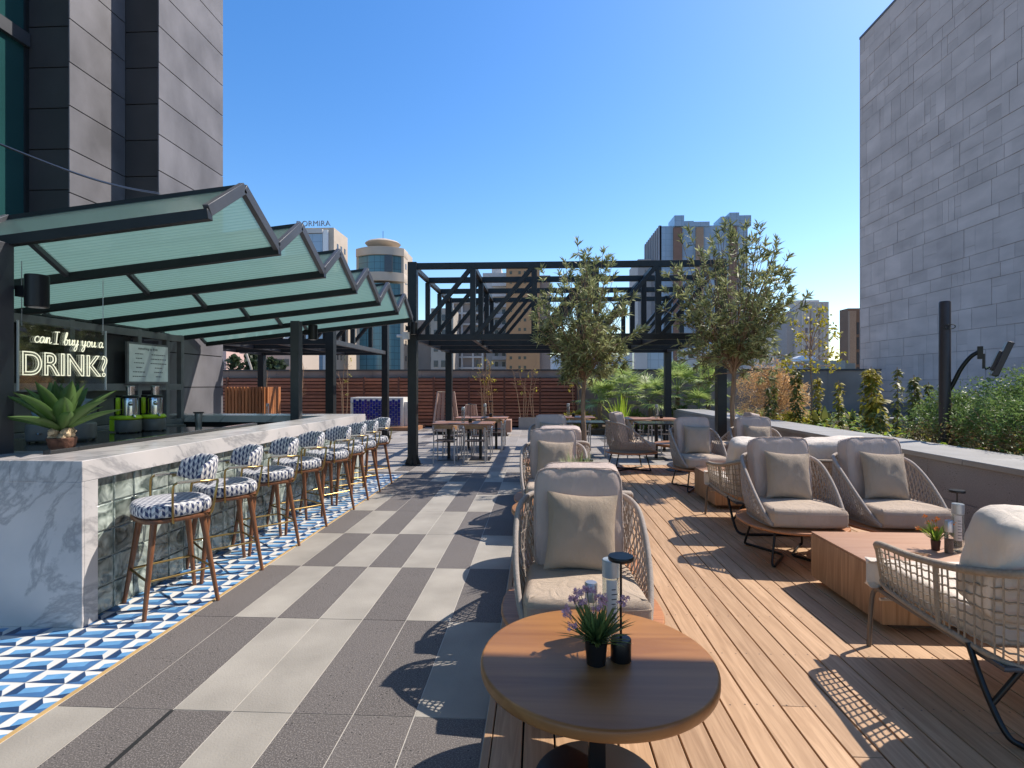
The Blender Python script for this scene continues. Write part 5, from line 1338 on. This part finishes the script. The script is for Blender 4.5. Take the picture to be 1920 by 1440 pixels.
# ================================================================ SKYLINE (stands on the street level at z = -8)
GZ = -8
def facade_mat(name, base, line, sx, sz, lw=.06, rough=.12, var=.25, vs=.15):
    m = bpy.data.materials.new(name); m.use_nodes = True; N = m.node_tree.nodes; L = m.node_tree.links; p = N['Principled BSDF']; p.inputs['Roughness'].default_value = rough
    tc = N.new('ShaderNodeTexCoord'); sp = N.new('ShaderNodeSeparateXYZ'); L.new(tc.outputs['Object'], sp.inputs[0])
    def M(op, a, b):
        x = N.new('ShaderNodeMath'); x.operation = op
        for i, q in enumerate((a, b)):
            if isinstance(q, (int, float)): x.inputs[i].default_value = q
            else: L.new(q, x.inputs[i])
        return x.outputs[0]
    hx = M('ADD', sp.outputs[0], sp.outputs[1]); a = M('LESS_THAN', M('FRACT', M('DIVIDE', hx, sx), 0), lw); b = M('LESS_THAN', M('FRACT', M('DIVIDE', sp.outputs[2], sz), 0), lw)
    ln = M('MAXIMUM', a, b); nz = N.new('ShaderNodeTexNoise'); nz.inputs['Scale'].default_value = vs; L.new(tc.outputs['Object'], nz.inputs['Vector'])
    vor = N.new('ShaderNodeTexWhiteNoise'); cb = N.new('ShaderNodeCombineXYZ'); L.new(M('FLOOR', M('DIVIDE', hx, sx), 0), cb.inputs[0]); L.new(M('FLOOR', M('DIVIDE', sp.outputs[2], sz), 0), cb.inputs[2]); L.new(cb.outputs[0], vor.inputs['Vector'])
    k = M('ADD', M('MULTIPLY', vor.outputs['Value'], .35*var*2), M('MULTIPLY', nz.outputs[0], var*2)); mr = N.new('ShaderNodeMapRange'); mr.inputs[1].default_value = 0; mr.inputs[2].default_value = 1; mr.inputs[3].default_value = 1-var; mr.inputs[4].default_value = 1+var; L.new(k, mr.inputs[0])
    vm = N.new('ShaderNodeVectorMath'); vm.operation = 'SCALE'; vm.inputs[0].default_value = base; L.new(mr.outputs[0], vm.inputs['Scale'])
    mx = N.new('ShaderNodeMix'); mx.data_type = 'RGBA'; L.new(ln, mx.inputs[0]); L.new(vm.outputs[0], mx.inputs[6]); mx.inputs[7].default_value = (*line, 1); L.new(mx.outputs[2], p.inputs['Base Color'])
    return m
TEALG = facade_mat('teal_curtain_glass', (.10,.22,.25), (.05,.09,.10), 1.1, 1.2)
BLUEGL = facade_mat('blue_curtain_glass', (.34,.45,.55), (.24,.32,.39), 1.5, 1.6, .07)
BEIGE = mat('beige_cladding', (.50,.42,.33), .8, 0, .06, .5); TAN = mat('tan_render', (.50,.29,.15), .85, 0, .05, .3); PALE = mat('pale_render', (.56,.54,.51), .85, 0, .06, .3)
GREYB = mat('grey_block', (.25,.235,.225), .85, 0, .1, .3); RAWC = mat('raw_concrete', (.38,.34,.29), .85, 0, .1, .4); WND = mat('window_dark', (.06,.07,.08), .2); BRST = mat('brown_stone_strip', (.24,.14,.10), .8, 0, .1, .5); DKB = mat('brown_tower', (.21,.14,.10), .8, 0, .1, .4)
def building(label, pxa, pxb, pyt, Y, depth, m, name='city_building', cat='building'):
    if pxa > 1250 and Y < 149: depth = 3
    elif pxb < 960: depth = 7
    a = at(pxa, pyt, Y); b = at(pxb, pyt, Y); w_ = (b[0]-a[0])/2; h = a[2]-GZ
    t = thing(name, label, cat, ((a[0]+b[0])/2, Y, GZ)); mb = MB(); mb.box(-w_, w_, 0, depth, 0, h); mb.build('wall', m, t); return t, w_, h
WME = {}
def windows(t, w_, h, cols, z0, z1, n, ww, wh, m=WND, name='window', y=0):
    for c in cols:
        for k in range(n):
            z = z0+(z1-z0)*k/max(1, n-1); key = (ww, wh, m.name)
            if key not in WME:
                mb = MB(); mb.box(-ww/2, ww/2, -.06, .02, -wh/2, wh/2); o = mb.build(name, m, t); WME[key] = o.data
            else: o = bpy.data.objects.new(name, WME[key]); COL.objects.link(o); o.parent = t
            o.location = (c*w_, y, z)
Yb = 90
# hotel with roof lettering
t, w_, h = building('beige hotel block with a blue glass front and rooftop lettering, far left of the skyline', 540, 626, 428, 95, 14, BEIGE)
mb = MB(); mb.box(-w_-.3, w_*.55, -.5, -.02, 0, h-1.2); mb.build('glass_front', BLUEGL, t)
mb = MB(); mb.box(w_*.56, w_*.78, -.45, -.02, 0, h-.5); mb.build('white_pier', WHITEP, t)
mb = MB(); mb.box(-w_-.4, w_*.56, -.7, 1, h-1.1, h-.4); mb.build('roof_fascia', PALE, t)
def side_windows(t, x, ys, z0, z1, n):
    for y in ys:
        for k in range(n):
            mb = MB(); mb.box(-.02,.05,-.35,.35,-.5,.5); o = mb.build('window', WND, t); o.location = (x, y, z0+(z1-z0)*k/(n-1))
side_windows(t, w_, (1.8, 3.6, 5.4), h-3, 8, 9)
o = text_obj('DORMIRA', 1.4, T(.75, -.75, h+.5) @ RX(pi/2), t, 'roof_letters', mat('letter_grey', (.22,.28,.33), .6), True, extr=.08)
# saucer tower
t, w_, h = building('glass fronted tower with a saucer shaped roof, left of the pergola', 668, 757, 468, 100, 12, BEIGE, 'saucer_tower', 'tower')
mb = MB(); n = 14; vs = []
for i in range(n+1):
    q = -1+2*i/n; x = q*w_*.86; y = -1.5*(1-q*q)-.03
    vs += [(x,y,0),(x,y,h-6.6)]
mb.add(vs, [(2*i,2*i+2,2*i+3,2*i+1) for i in range(n)]); mb.build('glass_front', TEALG, t, smooth=60)
mb = MB(); vs = []
for i in range(n+1):
    q = -1+2*i/n; x = q*w_*.9; y = -1.6*(1-q*q)-.03; vs += [(x,y,h-4.6),(x,y,h-1.4)]
mb.add(vs, [(2*i,2*i+2,2*i+3,2*i+1) for i in range(n)]); mb.build('crown_glass', TEALG, t, smooth=60)
for z0, z1 in ((h-6.6, h-4.6), (h-1.4, h+.1)):
    mb = MB(); o1 = [((w_+.06)*(-1+2*i/n), -2.0*(1-(-1+2*i/n)**2)-.05) for i in range(n+1)]; mb.rslab(o1+[(w_+.06,3),(-w_-.06,3)], z0+.4 if z0 < h-5 else z0, z1, .02, 1); mb.build('parapet_band', BEIGE, t)
mb = MB(); mb.lathe([(.6,.1),(.9,.5),(3.0,1.1),(3.35,1.45),(3.0,1.75),(1.6,2.2),(.01,2.35)], (0,2,h), 40); mb.build('saucer_roof', BEIGE, t, smooth=60)
mb = MB(); mb.tube([(0,2,h+2.3),(0,2,h+4)], .05, 5); mb.build('mast', STEEL, t)
mb = MB(); mb.box(w_*.3, w_*.62, -1.75, -1.4, h-4.6, h-1.5); mb.build('dark_window', WND, t)
side_windows(t, w_, (1.6, 3.6, 5.6), h-3, 3, 11)
t, w_, h = building('glass shopfront building low on the skyline behind the left pergola', 425, 560, 640, 80, 10, TEALG)
mb = MB(); mb.box(-w_, w_, -.3, 10.2, h, h+.5); mb.build('roof_slab', PALE, t)
t, w_, h = building('pink rendered block at the left, beside the stone tower', 380, 424, 600, 70, 10, mat('pink_render', (.6,.42,.37), .8))
windows(t, w_, h, (.0, .6), h-2, 4, 4, .7, 1.0)
t, w_, h = building('beige panelled block behind the left pergola posts', 484, 562, 655, 78, 9, mat('panel_beige', (.48,.40,.33), .8, 0, .05, .4)); windows(t, w_, h, (-.7,-.35,0,.35,.7), h-2, h-7, 3, .8, 1.1)
t, w_, h = building('narrow beige tower left of the saucer tower', 638, 652, 590, 105, 8, BEIGE); windows(t, w_, h, (-.4,.4), h-2, 6, 10, .4, .8)
# dark grey and unfinished blocks behind the pergola
t, w_, h = building('plain dark grey tower block behind the left pergola post', 778, 812, 600, 105, 12, GREYB); windows(t, w_, h, (.85,), h-2, 6, 6, .4, .9)
t, w_, h = building('unfinished concrete apartment block with dark openings, behind the pergola', 808, 850, 578, 100, 12, RAWC)
windows(t, w_, h, (-.55,.1,.7), h-1.8, 5, 7, .8, 1.2)
t, w_, h = building('unfinished concrete frame building with open floors, behind the pergola', 850, 905, 566, 108, 12, mat('frame_infill', (.30,.25,.22), .9, 0, .15, .3))
for k in range(8):
    mb = MB(); mb.box(-w_-.1, w_+.1, -.5, .1, h-2.2*k-.35, h-2.2*k); mb.build('floor_slab', PALE, t)
for c in (-1, -.4, .35, 1):
    mb = MB(); mb.box(c*w_-.18, c*w_+.18, -.45, 0, 0, h-.36); mb.build('column', PALE, t)
windows(t, w_, h, (.62,), h-1.3, h-14.5, 7, .5, 1.1, y=-.1)
t, w_, h = building('pale tower with stacked balconies next to the orange tower', 905, 950, 512, 118, 12, PALE)
for k in range(12):
    mb = MB(); mb.box(-w_*.2, w_, -.8, 0, h-3-2.3*k, h-2.2-2.3*k); mb.build('balcony', mat('balcony_white', (.66,.66,.66), .6), t)
windows(t, w_, h, (.15, .75), h-1.7, h-1.7-2.3*11, 12, .7, 1.1)
mb = MB(); mb.box(-w_*.3, w_*.5, 2, 8, h, h+1.6); mb.build('roof_plant', PALE, t)
t, w_, h = building('tan orange tower with rows of small square windows, behind the pergola', 949, 1012, 497, 110, 12, TAN)
windows(t, w_, h, (-.72, -.2, .12), h-1.6, 5.5, 15, .5, .6, m=mat('window_olive', (.10,.10,.07), .3))
mb = MB(); mb.box(w_, w_+2.2, 1, 11, 0, h-2); mb.build('side_wing', mat('brown_grey_wing', (.32,.25,.21), .8), t)
t, w_, h = building('white low block behind the first tree', 1035, 1180, 665, 75, 10, mat('bright_white_render', (.66,.67,.68), .8)); windows(t, w_, h, (-.85,), h-1, 2, 4, .3, .5)
# big glass tower on the right
t, w_, h = building('large blue glass skyscraper with brown stone strips behind the trees', 1240, 1402, 424, 150, 22, BLUEGL, 'glass_skyscraper', 'skyscraper')
s1 = lambda px: (at(px, 424, 150)[0]-(at(1240,424,150)[0]+at(1402,424,150)[0])/2)
for a, b in ((1262,1278),(1304,1318),(1366,1380)):
    mb = MB(); mb.box(s1(a), s1(b), -.7, -.02, 0, h-.6); mb.build('stone_strip', BRST if a != 1304 else mat('orange_strip', (.36,.24,.16), .8), t)
for a, b, e, y0 in ((1263,1281,2.6,-1.0),(1282,1300,1.2,-.4),(1300,1330,1.0,-.3),(1351,1366,2.3,-.3),(1366,1384,3.2,-.8),(1384,1408,2.6,-.2)):
    mb = MB(); mb.box(s1(a), s1(b), y0, 6, h-.3, h+e); mb.build('roof_box', BLUEGL, t)
mb = MB()
for k in range(9):
    x = -w_-.3; mb.box(x-.35, x+.35, 2.4*k, 2.4*k+1.2, 0, h+.2)
mb.build('side_fins', mat('fin_grey', (.24,.24,.26), .7), t)
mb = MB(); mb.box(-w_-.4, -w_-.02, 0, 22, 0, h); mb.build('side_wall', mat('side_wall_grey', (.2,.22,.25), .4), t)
t, w_, h = building('pale grey slab tower partly behind the glass skyscraper', 1196, 1232, 486, 160, 15, mat('striped_grey', (.42,.40,.39), .8, 0, .08, .4)); windows(t, w_, h, (-.2,.5), h-4, 8, 12, .5, 1.6, m=GREYB)
t, w_, h = building('pale tower block with a stepped top behind the second tree', 1396, 1452, 598, 120, 12, PALE)
windows(t, w_, h, (.55,), h-4, 4, 9, .35, .5, m=GREYB)
mb = MB(); mb.box(-w_*.5, w_*.4, 1, 8, h, h+1.8); mb.build('roof_step', PALE, t)
t, w_, h = building('light grey low slab between the skyscraper and second tree', 1278, 1400, 655, 100, 12, PALE); windows(t, w_, h, (-.75,-.68,-.2,.3,.35), h-1, 3, 4, .5, 1.1)
t, w_, h = building('mirrored glass low block beneath the pergola right end', 1206, 1262, 645, 105, 12, BLUEGL)
mb = MB(); mb.box(-w_-1.6, -w_*.75, -.3, 1, 0, h+.4); mb.build('pier', PALE, t)
t, w_, h = building('pale concrete office tower with vertical window strips, right of the trees', 1492, 1554, 566, 125, 13, mat('office_concrete', (.50,.49,.47), .8, 0, .06, .4), 'office_tower', 'tower')
windows(t, w_, h, (-.35, -.08), h-4.5, 6, 10, .55, 1.2, m=mat('window_mauve', (.17,.15,.18), .3)); windows(t, w_, h, (.42,), h-3, 6, 11, .4, 1.3, m=GREYB)
mb = MB(); mb.box(-w_-1.6, -w_, .8, 12, 0, h-2); mb.build('lower_wing', mat('wing_grey', (.36,.36,.37), .8), t)
mb = MB(); mb.box(-w_*.6, w_*.7, 2, 9, h, h+.7); mb.build('roof_step', PALE, t)
for c in (-.62, .15, .68):
    mb = MB(); mb.box(c*w_-.12, c*w_+.12, -.3, 0, 0, h-.4); mb.build('vertical_rib', PALE, t)
t, w_, h = building('brown tower just left of the stone building corner', 1590, 1625, 578, 110, 12, DKB, 'brown_tower', 'tower')
mb = MB(); mb.box(-w_, -w_*.3, -.6, -.02, 0, h-.6); mb.build('pale_pier', mat('tan_pier', (.36,.26,.19), .8), t); windows(t, w_, h, (.05,), h-4, 6, 6, .5, 2.4)
t, w_, h = building('low cream building with a domed roof on the horizon right', 1508, 1585, 676, 90, 12, mat('cream_render', (.55,.50,.42), .8))
mb = MB(); mb.lathe([(2.3,0),(2.2,.3),(1.6,.75),(.8,.95),(.01,1.0)], (-1.4,4,h), 24); mb.build('dome', WHITEP, t)
t, w_, h = building('long white low building on the horizon left of the cream one', 1455, 1510, 684, 88, 12, mat('white_blueish', (.6,.62,.66), .7))
t, w_, h = building('distant low beige roofs right of the domed building', 1548, 1604, 681, 95, 12, BEIGE)
# dark trees behind the left pergola
def city_tree(label, px, py, Y, r, seed):
    random.seed(seed); a = at(px, py, Y); t = thing('conifer_tree', label, 'tree', (a[0], Y, GZ), 0, 'dark street trees on the left'); H_ = a[2]-GZ
    mb = MB(); mb.lathe([(.25,0),(.12,H_*.9)], n=7); mb.build('trunk', BARK, t); ml = MB()
    for i in range(340):
        z = H_*(1-R()**1.3*.6); q = r*(.25+.75*(1-(z/H_-.4)/.6))*R()**.5; an = U(0,2*pi); c = Vector((cos(an)*q, sin(an)*q, z)); ml.blade(c, c+Vector((U(-1,1),U(-1,1),U(-.4,1))).normalized()*.8, .5, .1, segs=2, nrm=Vector((U(-1,1),U(-1,1),U(-1,1))))
    ml.build('crown', leaf('dark_conifer_leaf', (.03,.05,.025), (.06,.085,.04), .4), t, smooth=0)
city_tree('short dark tree nearest the stone tower in the background', 440, 672, 62, 2.0, 1)
city_tree('tallest dark tree in the background between the left pergola posts', 470, 664, 64, 2.4, 2)
city_tree('broad dark tree right of the tallest background one', 508, 676, 63, 2.2, 3)
city_tree('small dark tree farthest right of the background group', 524, 680, 66, 1.6, 4)
t = thing('street_lamp', 'thin street lamp post with a bent arm in the far left background', 'street lamp', at(471, 720, 24.0)[:2]+(GZ,)); z = at(471, 690, 24.0)[2]-GZ
mb = MB(); mb.tube([(0,0,0),(0,0,z),(-.25,0,z+.7)], .05, 6); mb.build('pole', mat('lamp_beige', (.5,.45,.38), .5), t); mb = MB(); mb.box(-.5,-.2,-.08,.08,z+.66,z+.74); mb.build('lamp_head', STEELG, t)
t = thing('roof_antenna', 'thin antenna mast on the horizon between the pale towers', 'antenna', at(1468, 700, 85)[:2]+(GZ,)); z = at(1468, 672, 85)[2]-GZ
mb = MB(); mb.tube([(0,0,0),(0,0,z)], .06, 6); mb.build('mast', STEELG, t); mb = MB(); mb.box(-.4,.4,-.05,.05,z-.2,z-.08); mb.build('crossbar', STEELG, t)
